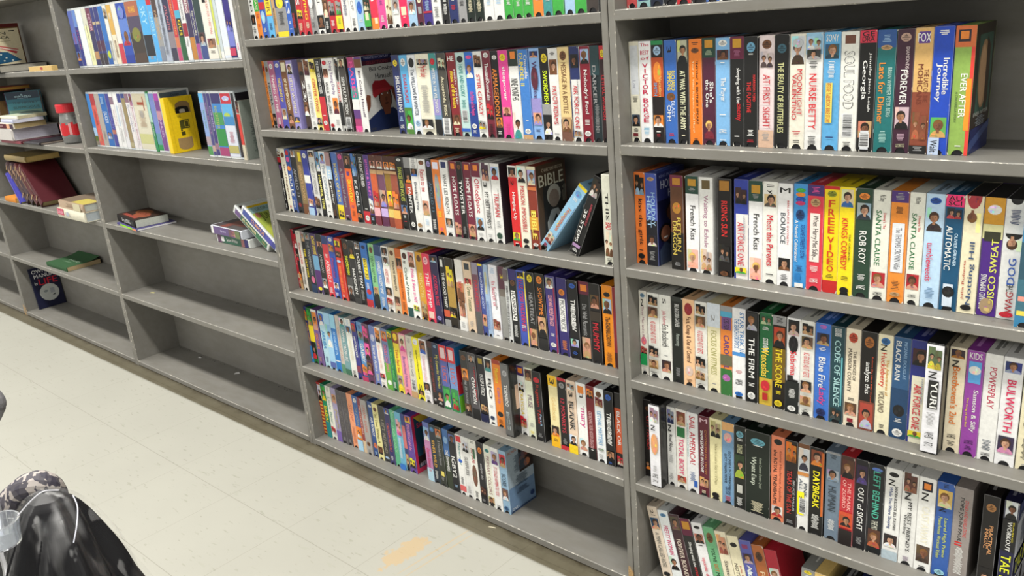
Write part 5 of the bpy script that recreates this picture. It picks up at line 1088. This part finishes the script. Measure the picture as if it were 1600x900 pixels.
def on_lean(s, k): return None
case(.030, .207, .115, '#c8ccc8', '#285840', 'b 0 18 #604878;T 24 66 #c8b890 25 75 BAMBI;b 72 84 #a86050;b 66 100 #306848;m 86 96 T', (-1.463, .052, .6172 + .0004), (0, -a_, 0),
     'white-edged green case leaning on the two flat cases, against them on their right', 'leaning plastic cases on the third shelf', face='#403438', ins=.005)
case(.030, .207, .115, '#c8ccc8', '#3c4088', 'b 0 22 #3c4c90;T 26 66 #d89850 25 80 CURIOUS;b 70 90 #48489c', (-1.463 + .0175 + .034, .050, .6172 + .026 - .0224), (0, -a_, 0),
     'blue-spined case with a green jungle cover leaning next to the bookcase panel', 'leaning plastic cases on the third shelf', face='#98a848', ins=.004,
     art='b 0 5 #c8a818;b 5 20 #88a8a8;H 8 16 #50604c 20 80 GEORGE;H 22 44 #384818 20 96 JUNGLE;E 40 72 60 30 #586828;E 46 66 64 18 #38481c;r 72 96 30 90 #a0b8c0;G 0 0 #a8b048 0,60 30,50 40,100 0,100;E 20 34 14 8 #a06858')

# ================================================================== books
def book(name, label, h, w, t, loc, rot, cover, page, spine_art='', top_art='', group=None, hard=True, curl=0.0):
    """lying flat: spine along x at y = 0, pages towards +y, front cover on top"""
    r = tag(empty(name, loc, rot), label, 'book', group); c = rgb(cover); ct = .0022 if hard else .0006; ov = .003 if hard else 0.0
    m = MB()
    def sheet(z0, z1, top=False):
        n = 10
        for i in range(n):
            y0 = w * i / n; y1 = w * (i + 1) / n
            f = lambda y: (curl * max(0, (y / w - .5)) ** 2 * 4 if top else 0)
            m.poly([(0, y0, z1 + f(y0)), (h, y0, z1 + f(y0)), (h, y1, z1 + f(y1)), (0, y1, z1 + f(y1))], c)
            m.poly([(0, y0, z0 + f(y0)), (h, y0, z0 + f(y0)), (h, y1, z0 + f(y1)), (0, y1, z0 + f(y1))], c)
            for x in (0, h): m.poly([(x, y0, z0 + f(y0)), (x, y1, z0 + f(y1)), (x, y1, z1 + f(y1)), (x, y0, z1 + f(y0))], c)
        m.poly([(0, w, z0 + f(w)), (h, w, z0 + f(w)), (h, w, z1 + f(w)), (0, w, z1 + f(w))], c)
    sheet(0, ct); sheet(t - ct, t, True)
    n = 6; bul = .004 if hard else .0015
    pr_ = [(-bul * math.sin(math.pi * i / n), t * i / n) for i in range(n + 1)]
    for i in range(n): m.poly([(0, *pr_[i]), (h, *pr_[i]), (h, *pr_[i + 1]), (0, *pr_[i + 1])], c)
    for x in (0, h): m.poly([(x, 0.004, 0), (x, 0.004, t)] + [(x, a, b) for a, b in reversed(pr_)], c)
    if spine_art:
        fc = Face(m, (0, -bul - .0003, t * .98), (h, 0, 0), (0, 0, -t * .96), (0, -1, 0), 5); fc.draw(spine_art)
    if top_art:
        fc = Face(m, (0.002, w - .002, t), (h - .004, 0, 0), (0, -w + .004, 0), (0, 0, 1), 6); fc.draw(top_art)
    m.build('cover', PAPER if not hard else CARD, r)
    m = MB(); p = rgb(page); k = 14; z0, z1 = ct + .0001, t - ct - .0001
    for i in range(k):
        a, b = z0 + (z1 - z0) * i / k, z0 + (z1 - z0) * (i + 1) / k; q = tuple(x * (0.92 if i % 2 else 1.0) for x in p)
        m.box(ov, h - ov, .003, w - ov, a, b, q)
    m.build('pages', PAPER, r)
    return r
# third shelf of the bookcase left of the middle one
mag = book('magazine', 'thin neon green and purple magazine under the dark paperback', .225, .150, .0065, (-2.470, .018, .6167), (0, 0, math.radians(-7)), '#4c4878', '#d8d8d8', 'b 0 100 #90d020;r 0 100 80 100 #d08060;r 0 100 0 18 #504880', 'b 0 100 #484470', hard=False)
mag['category'] = 'magazine'
book('paperback_book', 'thick dark paperback with a brown picture cover lying on the neon green magazine', .215, .125, .029, (-2.486, .030, .6235), (0, 0, math.radians(-8)), '#181414', '#b8bcb0',
     'H 20 80 #c8c8c8 30 44 Bury;H 15 70 #c8c8c8 50 76 BURNING;r 20 80 80 94 #303434', 'b 0 100 #2c1c14;E 10 60 40 30 #6c4020;E 30 80 60 26 #84442c;H 34 54 #502018 20 80 NIGHT;r 76 90 10 80 #883c30;r 10 30 60 96 #382418', hard=False)
# shelf with the jar, bookcase at the left
book('hardcover_book', 'thin burgundy book lying under the thick white book', .24, .19, .012, (-3.41, -.018, .9109), (0, 0, 0), '#581828', '#a09080', 'b 0 100 #802838')
book('hardcover_book', 'very thick white book lying flat, its pages to the right, beneath the small paperbacks', .20, .195, .050, (-3.425, -.028, .9245), (0, 0, 0), '#d4d0cc', '#b8b8c4', 'b 0 100 #c0bcb8')
book('paperback_book', 'paperback with maroon and white spine lying on the thick white book', .19, .135, .024, (-3.385, -.032, .9756), (0, 0, math.radians(2)), '#e0d8c8', '#b09c70', 'r 10 94 3 60 #501c28;H 30 80 #c0a0a0 8 40 TROJAN;r 10 94 60 78 #d0a080;r 10 94 78 98 #403040', hard=False)
book('paperback_book', 'pale lavender paperback in the middle of the small pile', .165, .125, .014, (-3.35, -.020, 1.0005), (0, 0, math.radians(-3)), '#b8bcd4', '#c8c8d4', '', hard=False)
book('paperback_book', 'cream paperback lying on top of the small pile', .17, .125, .014, (-3.352, -.018, 1.0156), (0, 0, math.radians(4)), '#d8d4c0', '#c0b898', '', 'b 0 100 #a8b098;E 20 60 50 30 #607878', hard=False)
def standing_book(name, label, t, H, D, loc, lean, cover, page, front_art, spine_art='', group=None, hard=True, rx=0.0):
    """upright: spine to the front (y = 0), front cover facing +x"""
    r = tag(empty(name, loc, (rx, -lean, 0)), label, 'book', group); c = rgb(cover); ct = .0022 if hard else .0006; ov = .003 if hard else 0.0
    m = MB(); m.box(0, ct, 0, D, 0, H, c); m.box(t - ct, t, 0, D, 0, H, c)
    n = 6; bul = .004 if hard else .0012
    pr_ = [(t * i / n, -bul * math.sin(math.pi * i / n)) for i in range(n + 1)]
    for i in range(n): m.poly([(*pr_[i], 0), (*pr_[i + 1], 0), (*pr_[i + 1], H), (*pr_[i], H)], c)
    for z in (0, H): m.poly([(a, b, z) for a, b in pr_] + [(t, .004, z), (0, .004, z)], c)
    Face(m, (t, .001, H - .001), (0, D - .002, 0), (0, 0, -H + .002), (1, 0, 0), 9).draw(front_art)
    if spine_art: Face(m, (.001, -bul - .0002, H), (t - .002, 0, 0), (0, 0, -H), (0, -1, 0), 9).draw(spine_art)
    m.build('cover', CARD, r)
    m = MB(); p = rgb(page)
    m.box(ct + .0001, t - ct - .0001, .004, D - ov, ov, H - ov, p); m.build('pages', PAPER, r)
    return r
TB = standing_book('hardcover_book', 'teal book with dark lettering standing behind the small paperback pile', .022, .146, .152, (-3.4555, .0655, .9748), 0, '#306878', '#c0b0b0',
              'b 0 100 #347480;b 0 22 #0c2438;b 22 34 #1c5868;H 7 10 #a0c0c8 44 52 A;H 12 17 #a0c0c8 26 76 CHURCH KNOLL;H 19 21 #80a8b8 34 66 RESPECTIVE;H 30 37 #203c44 16 92 THE HIGHLY;H 44 51 #28443c 16 94 SUSPICIOUS;b 56 100 #688878;E 60 78 60 40 #304c4c;m 80 92 #203840',
              'b 0 40 #a06080;b 40 100 #c0a8c8')
TB.rotation_euler = (0, 0, math.radians(-45))
standing_book('hardcover_book', 'old brown book standing left of the teal one', .03, .175, .11, (-3.487, .02, .9112), 0, '#4c3820', '#a08860', 'b 0 100 #503c1c;b 80 90 #a09040')
book('hardcover_book', 'red and yellow edged book lying on top, at the left edge above the teal one', .2, .14, .016, (-3.62, .02, 1.130), (0, 0, 0), '#783020', '#b08840', 'r 0 100 0 50 #c8a828;r 0 100 50 100 #201410')
standing_book('hardcover_book', 'dark grey book at the left edge that carries the red and yellow one', .04, .218, .14, (-3.56, .03, .9112), 0, '#2c3438', '#a0a0a0', '')
# glass jar with a red lid
def lathe(name, prof, mat, parent, n=32, col=(.5, .5, .5), squash=1.0):
    m = MB()
    for (r0, z0), (r1, z1) in zip(prof, prof[1:]):
        for i in range(n):
            a, b = 2 * math.pi * i / n, 2 * math.pi * (i + 1) / n
            m.poly([(r0 * math.cos(a), r0 * math.sin(a) * squash, z0), (r0 * math.cos(b), r0 * math.sin(b) * squash, z0), (r1 * math.cos(b), r1 * math.sin(b) * squash, z1), (r1 * math.cos(a), r1 * math.sin(a) * squash, z1)], col)
    o = m.build(name, mat, parent, smooth=True); return o
gm, nt, gb = material('jar glass'); gb.inputs['Base Color'].default_value = (.85, .88, .86, 1); gb.inputs['Transmission Weight'].default_value = .85; gb.inputs['Roughness'].default_value = .06; gb.inputs['IOR'].default_value = 1.45
jar = tag(empty('glass_jar', (-2.862, .088, .9109)), 'glass jar with a red screw lid and a red label at the right shelf end', 'jar')
lathe('jar_body', [(.001, .0), (.040, .0), (.046, .006), (.048, .03), (.047, .075), (.044, .100), (.038, .125), (.036, .134)], gm, jar)
lathe('jar_inside', [(.001, .003), (.038, .003), (.0435, .009), (.0445, .026), (.001, .027)], plain('instant powder', (.045, .032, .022), .9), jar)
lathe('lid', [(.036, .128), (.0465, .128), (.0475, .131), (.0475, .158), (.045, .162), (.001, .1625)], plain('red lid plastic', (.52, .02, .03), .35), jar)
m = MB()
for i in range(16):
    a, b = math.radians(-160 + i * 12), math.radians(-160 + (i + 1) * 12)
    zt = .083 + .006 * math.sin(i * 1.9); zb_ = .036 + .003 * math.cos(i * 1.3)
    m.poly([(.0486 * math.cos(a), .0486 * math.sin(a), zb_), (.0486 * math.cos(b), .0486 * math.sin(b), zb_), (.0478 * math.cos(b), .0478 * math.sin(b), zt), (.0478 * math.cos(a), .0478 * math.sin(a), zt)], rgb('#b81c24') if i % 5 else rgb('#c89090'))
m.build('jar_label', CARD, jar)
book('hardcover_book', 'slim dark book with a silver edge lying in front of the jar', .17, .165, .011, (-3.155, -.012, .9109), (0, 0, math.radians(0)), '#1c1820', '#a89c90')
# top shelf of that bookcase
book('hardcover_book', 'black-covered book with white pages lying flat under the flag book', .28, .20, .032, (-3.49, -.020, 1.2104), (0, 0, 0), '#141418', '#a8a498')
standing_book('hardcover_book', 'cream book with a red, white and blue flag picture standing on a flat book', .024, .150, .135, (-3.372, .008, 1.2426), 0, '#cfc4a4', '#c8c0a8',
              'H 8 16 #101010 14 60 ON;H 20 28 #101010 -10 68 AMERICA;r 5 8 70 88 #181818;m 34 36 #605840;G 0 0 #b03038 30,46 88,60 78,72 30,54;G 0 0 #d8c8b8 32,50 86,62 84,66 32,54;G 0 0 #b03038 22,60 70,76 66,88 20,66;G 0 0 #1c5070 0,62 52,66 90,92 0,100;E 70 74 12 3 #c8d0c8;E 70 74 30 3 #c8d0c8;E 80 84 20 3 #c8d0c8;E 80 84 44 3 #c8d0c8;E 88 92 10 3 #c8d0c8;E 88 92 36 3 #c8d0c8;E 88 92 62 3 #c8d0c8')
standing_book('hardcover_book', 'brown-spined book behind the flag book, its red top edge showing', .03, .172, .12, (-3.44, .050, 1.2426), 0, '#7c4428', '#8c5030', 'b 0 100 #704c28;b 0 8 #601818')
m = MB(); m.box(0, .235, 0, .022, 0, .019, rgb('#d0b070'), {'t': rgb('#e0d0a0')}); Face(m, (0, 0, .019), (.235, 0, 0), (0, 0, -.019), (0, -1, 0)).draw('r 10 90 55 58 #a04030;r 40 60 92 97 #c08830;b 10 100 #c8a868;E 20 80 56 6 #a03c38')
tag(m.build('carton', CARD, None, (-2.94, .004, 1.2104)), 'small slim yellow carton lying at the front edge of the top shelf', 'carton')
# maroon volumes leaning to the left on the middle shelf of the same bookcase
mg = 'maroon volumes leaning in a row'
am = math.radians(45)
vols = [(-3.228, '#4c1820', 'the maroon volume whose whole wide cover faces out, rightmost of the leaning row'),
        (-3.283, '#4c1c20', 'the maroon volume second from the right in the leaning row'),
        (-3.338, '#38262c', 'the dark volume with gold bands, third from the right in the leaning row'),
        (-3.393, '#3c2a2c', 'the dark volume with gold bands, leftmost of the leaning row')]
for i, (x, c, lab) in enumerate(vols):
    standing_book('hardcover_book', lab, .036, .235, .155, (x, .012, .6174), am, c, '#a8986c', 'b 0 100 ' + c, 'r 6 9 0 100 #a08058;r 14 26 20 80 #886850;r 30 33 0 100 #a08058;m 38 60 #886850;r 80 83 0 100 #a08058', mg)
book('hardcover_book', 'tan-paged book lying across the tops of the leaning maroon volumes', .26, .15, .026, (-3.86 + .30, .02, .8145), (0, 0, 0), '#8c7848', '#b89c60')
standing_book('paperback_book', 'blue-purple paperback leaning at the left edge beside the dark volumes', .014, .165, .11, (-3.452, .0, .6174), am * .8, '#4840a0', '#c0b890', 'b 0 100 #4848a8', 'b 0 100 #4c48b0;m 20 50 #a0a0d8', None, False)
book('paperback_book', 'small orange-edged paperback lying at the left edge of the same shelf', .14, .10, .022, (-3.645, .0, .6174), (0, 0, 0), '#c88030', '#c8a868', hard=False)
book('hardcover_book', 'white hardcover with a pink-red band on its spine, lower of the two at the divider', .275, .175, .040, (-2.905, -.036, .6174), (0, 0, 0), '#d0ccb8', '#a8b0b4',
     'r 0 70 2 26 #b83858;H 12 55 #e0b0c0 4 22 Danielle;H 30 80 #b8b0b0 30 48 Steel;E 20 70 40 5 #a0a8b8')
book('hardcover_book', 'hardcover in a creased brown and yellow jacket, upper book of the two at the divider', .262, .170, .032, (-2.895, -.024, .6578), (0, 0, math.radians(-2)), '#a89078', '#b0b4ac',
     'r 0 100 0 60 #b09880;m 20 80 #806850;r 0 100 60 90 #c0b898', 'b 0 100 #786858;r 60 100 50 100 #c0b058;r 10 50 60 96 #604030')
# green book one shelf lower
book('paperback_book', 'green paperback with a curled cover lying alone on a nearly empty shelf', .225, .155, .020, (-3.375, .018, .3201), (0, 0, math.radians(1)), '#2c5030', '#a89470', '',
     'b 0 100 #2c5030;H 20 36 #90a890 26 80 FICTION;H 42 56 #90a890 36 84 HUB;m 64 70 #708c70', hard=False, curl=.014)
OW = standing_book('paperback_book', 'navy manual with a white oval and red letters leaning against the panel', .010, .215, .135, (-3.7640, .050, .0214), math.radians(5.5), '#10142c', '#c0c0b8',
              'b 0 100 #0c1030;H 5 14 #d8d8d8 8 96 OWNER\'S;H 17 26 #d8d8d8 12 96 MANUAL;H 34 42 #d8d8d8 8 20 for;H 29 44 #c01c30 24 92 LIFE;E 44 86 52 36 #b4b8b4;E 58 64 40 8 #808888;r 56 68 56 72 #989ca0;G 0 0 #303438 58,74 72,70 70,74', '', None, False)

# ================================================================== stroller at the left front edge, under a clear rain cover
st = tag(empty('stroller', (-.55, -1.02, 0)), 'black stroller hood under a clear plastic cover with a camouflage bumper, bottom left corner', 'stroller')
def Q(px, py, t):   # a point a given distance along the view, in the stroller's frame
    d = CF + CR * ((px - 800) / FPX) - CU * ((py - 450) / FPX); return CAM + d * t - Vector(st.location)
fab, nt, fb = material('black stroller fabric'); p_ = pos(nt)
n_ = noise(nt, 900, 2, .5, p_); nt.links.new(mix(nt, n_.outputs[0], (.002, .002, .0025), (.006, .006, .007)), fb.inputs['Base Color']); fb.inputs['Roughness'].default_value = .85; fb.inputs['Specular IOR Level'].default_value = .12
camo, nt, cb = material('camouflage fabric'); p_ = pos(nt)
n_ = noise(nt, 55, 2, .5, p_); c_ = mix(nt, ramp(nt, n_.outputs[0], .50, .52).outputs[0], (.030, .026, .040), (.30, .27, .25))
n2 = noise(nt, 75, 1, .5, p_, ((1.3, 1, .8), (1, 2, 0))); c_ = mix(nt, ramp(nt, n2.outputs[0], .52, .54).outputs[0], c_, (.05, .045, .055)); nt.links.new(c_, cb.inputs['Base Color']); cb.inputs['Roughness'].default_value = .7
film, nt, fb = material('clear plastic film')
fb.inputs['Base Color'].default_value = (.9, .92, .95, 1); fb.inputs['Roughness'].default_value = .12; fb.inputs['Alpha'].default_value = 1.0
out = nt.nodes['Material Output']; tr_ = nt.nodes.new('ShaderNodeBsdfTransparent'); gl = nt.nodes.new('ShaderNodeBsdfGlossy'); gl.inputs['Roughness'].default_value = .5
mx = nt.nodes.new('ShaderNodeMixShader'); fr = nt.nodes.new('ShaderNodeFresnel'); fr.inputs['IOR'].default_value = 1.5
p_ = pos(nt); n_ = noise(nt, 9, 3, .55, p_, ((1, 1, .35), (0, .3, 0))); bp = nt.nodes.new('ShaderNodeBump'); bp.inputs['Strength'].default_value = .5; bp.inputs['Distance'].default_value = .02
nt.links.new(n_.outputs[0], bp.inputs['Height']); nt.links.new(bp.outputs[0], gl.inputs['Normal']); nt.links.new(bp.outputs[0], fr.inputs['Normal'])
nw = noise(nt, 7, 3, .55, p_, ((1.6, 1.6, .45), (.2, .5, 0))); wr = ramp(nt, nw.outputs[0], .50, .66); nw2 = noise(nt, 26, 2, .5, p_, ((1.4, 1.4, .3), (.3, .6, .2))); wr2 = ramp(nt, nw2.outputs[0], .60, .66)
hz = math_(nt, 'ADD', math_(nt, 'MULTIPLY', wr.outputs[0], .13), math_(nt, 'MULTIPLY', wr2.outputs[0], .10))
nt.links.new(math_(nt, 'ADD', math_(nt, 'MULTIPLY_ADD', fr.outputs[0], .05, .004), hz), mx.inputs[0]); nt.links.new(tr_.outputs[0], mx.inputs[1]); nt.links.new(gl.outputs[0], mx.inputs[2]); nt.links.new(mx.outputs[0], out.inputs[0])

def hood(name, mat, off, seed):
    top = Q(70, 770, 1.42); m = MB(); rnd = random.Random(seed); n, k = 120, 70; R = []
    zt = top.z; prof = [(0.0, .003), (.003, .014), (.008, .026), (.016, .037), (.030, .048), (.05, .059), (.08, .072), (.14, .098), (.25, .14), (.45, .20), (.565, .22)]
    def rad(h):
        for (a, ra), (b, rb) in zip(prof, prof[1:]):
            if a <= h <= b: return ra + (rb - ra) * (h - a) / (b - a)
        return prof[-1][1]
    H = zt - .03
    for j in range(k + 1):
        h = (j / k) ** 1.6 * min(H, .56); row = []
        for i in range(n):
            a = 2 * math.pi * i / n
            fold = .010 * math.sin(a * 5 + 1.3) * min(1, h / .12) + .006 * math.sin(a * 11 + h * 14) * min(1, h / .10)
            if name != 'hood': fold += .006 * math.sin(a * 8 + h * 30 + 2) * min(1, h / .05)
            r = rad(h) + fold + off
            cx = top.x + .13 * h - (.0); cy = top.y - .10 * h
            row.append((cx + r * math.cos(a) * 1.05, cy + r * math.sin(a) * .95, zt + off * .8 - h))
        R.append(row)
    for j in range(k):
        for i in range(n): m.poly([R[j][i], R[j][(i + 1) % n], R[j + 1][(i + 1) % n], R[j + 1][i]], (0, 0, 0))
    m.poly(R[0], (0, 0, 0))
    return m.build(name, mat, st, smooth=True)
hood('hood', fab, 0, 1)
hood('rain_cover', film, .004, 2)
def tube(name, pts, r, mat, seg=10, taper=None):
    m = MB(); rings = []
    P = [Vector(p) for p in pts]
    # smooth the polyline
    S_ = []
    for i in range(len(P) - 1):
        p0 = P[max(i - 1, 0)]; p1 = P[i]; p2 = P[i + 1]; p3 = P[min(i + 2, len(P) - 1)]
        for q in range(6):
            t = q / 6; S_.append(.5 * ((2 * p1) + (-p0 + p2) * t + (2 * p0 - 5 * p1 + 4 * p2 - p3) * t * t + (-p0 + 3 * p1 - 3 * p2 + p3) * t ** 3))
    S_.append(P[-1]); up = Vector((0.3, .2, 1)).normalized()
    for i, c in enumerate(S_):
        d = (S_[min(i + 1, len(S_) - 1)] - S_[max(i - 1, 0)]).normalized(); a = d.cross(up).normalized(); b = a.cross(d)
        rr_ = r if taper is None else r * (taper[0] + (taper[1] - taper[0]) * i / (len(S_) - 1))
        rings.append([tuple(c + (a * math.cos(2 * math.pi * k / seg) + b * math.sin(2 * math.pi * k / seg)) * rr_) for k in range(seg)])
    for j in range(len(rings) - 1):
        for k in range(seg): m.poly([rings[j][k], rings[j][(k + 1) % seg], rings[j + 1][(k + 1) % seg], rings[j + 1][k]], (0, 0, 0))
    m.poly(rings[0], (0, 0, 0)); m.poly(rings[-1], (0, 0, 0))
    return m.build(name, mat, st, smooth=True)
tube('bumper', [Q(-40, 850, 1.50), Q(-4, 810, 1.50), Q(22, 778, 1.50), Q(48, 758, 1.49), Q(72, 758, 1.50), Q(86, 778, 1.53), Q(88, 830, 1.54)], .023, camo, 14)
tube('cover_seam', [Q(28, 806, 1.33), Q(48, 783, 1.335), Q(68, 768, 1.345), Q(92, 766, 1.345)], .0012, plain('film hem', (.35, .35, .38), .25), 6)
tube('cover_tie', [Q(114, 774, 1.325), Q(121, 792, 1.315), Q(120, 820, 1.29), Q(115, 848, 1.28)], .0010, plain('film hem bright', (.45, .46, .52), .2), 6)
cg, nt, cb2 = material('clear plastic cup'); cb2.inputs['Transmission Weight'].default_value = .9; cb2.inputs['Roughness'].default_value = .1; cb2.inputs['Base Color'].default_value = (.8, .84, .9, 1)
m = MB(); c0 = Q(-4, 826, 1.33); n = 24
for (r0, z0), (r1, z1) in zip([(.028, -.028), (.031, .0), (.034, .012), (.031, .012), (.028, .0), (.0255, -.026)], [(.031, .0), (.034, .012), (.031, .012), (.028, .0), (.0255, -.026), (.001, -.026)]):
    for i in range(n):
        a, b = 2 * math.pi * i / n, 2 * math.pi * (i + 1) / n
        m.poly([(c0.x + r0 * math.cos(a), c0.y + r0 * math.sin(a), c0.z + z0), (c0.x + r0 * math.cos(b), c0.y + r0 * math.sin(b), c0.z + z0), (c0.x + r1 * math.cos(b), c0.y + r1 * math.sin(b), c0.z + z1), (c0.x + r1 * math.cos(a), c0.y + r1 * math.sin(a), c0.z + z1)], (0, 0, 0))
m.build('cup_holder', cg, st, smooth=True)
steel = plain('grey metal tube', (.35, .35, .36), .3, .5, .7)
tube('frame_tube', [Q(-60, 700, 1.55), Q(-14, 760, 1.50), Q(2, 850, 1.44), Q(14, 900, 1.42), Q(20, 1000, 1.40), Vector((.0, -.06, .09))], .008, steel)
tube('handle_grip', [Q(-60, 590, 1.62), Q(-30, 606, 1.62), Q(-7, 626, 1.62), Q(-12, 648, 1.62), Q(-40, 690, 1.58), Q(-60, 700, 1.55)], .017, plain('grey foam grip', (.12, .12, .125), .6), 14)
for (x, y) in ((-.16, -.12), (.16, -.12), (-.16, .12), (.16, .12)):
    m = MB(); n = 24
    for s0, s1, r0, r1 in ((-.018, -.018, .02, .075), (-.018, .018, .08, .08), (.018, .018, .075, .02)):
        for i in range(n):
            a, b = 2 * math.pi * i / n, 2 * math.pi * (i + 1) / n
            q = lambda s, r, t: (x + s, y + r * math.cos(t), .0805 + r * math.sin(t))
            m.poly([q(s0, r0, a), q(s0, r0, b), q(s1, r1, b), q(s1, r1, a)], (0, 0, 0))
    m.build('wheel', plain('rubber tyre', (.02, .02, .02), .6), st)
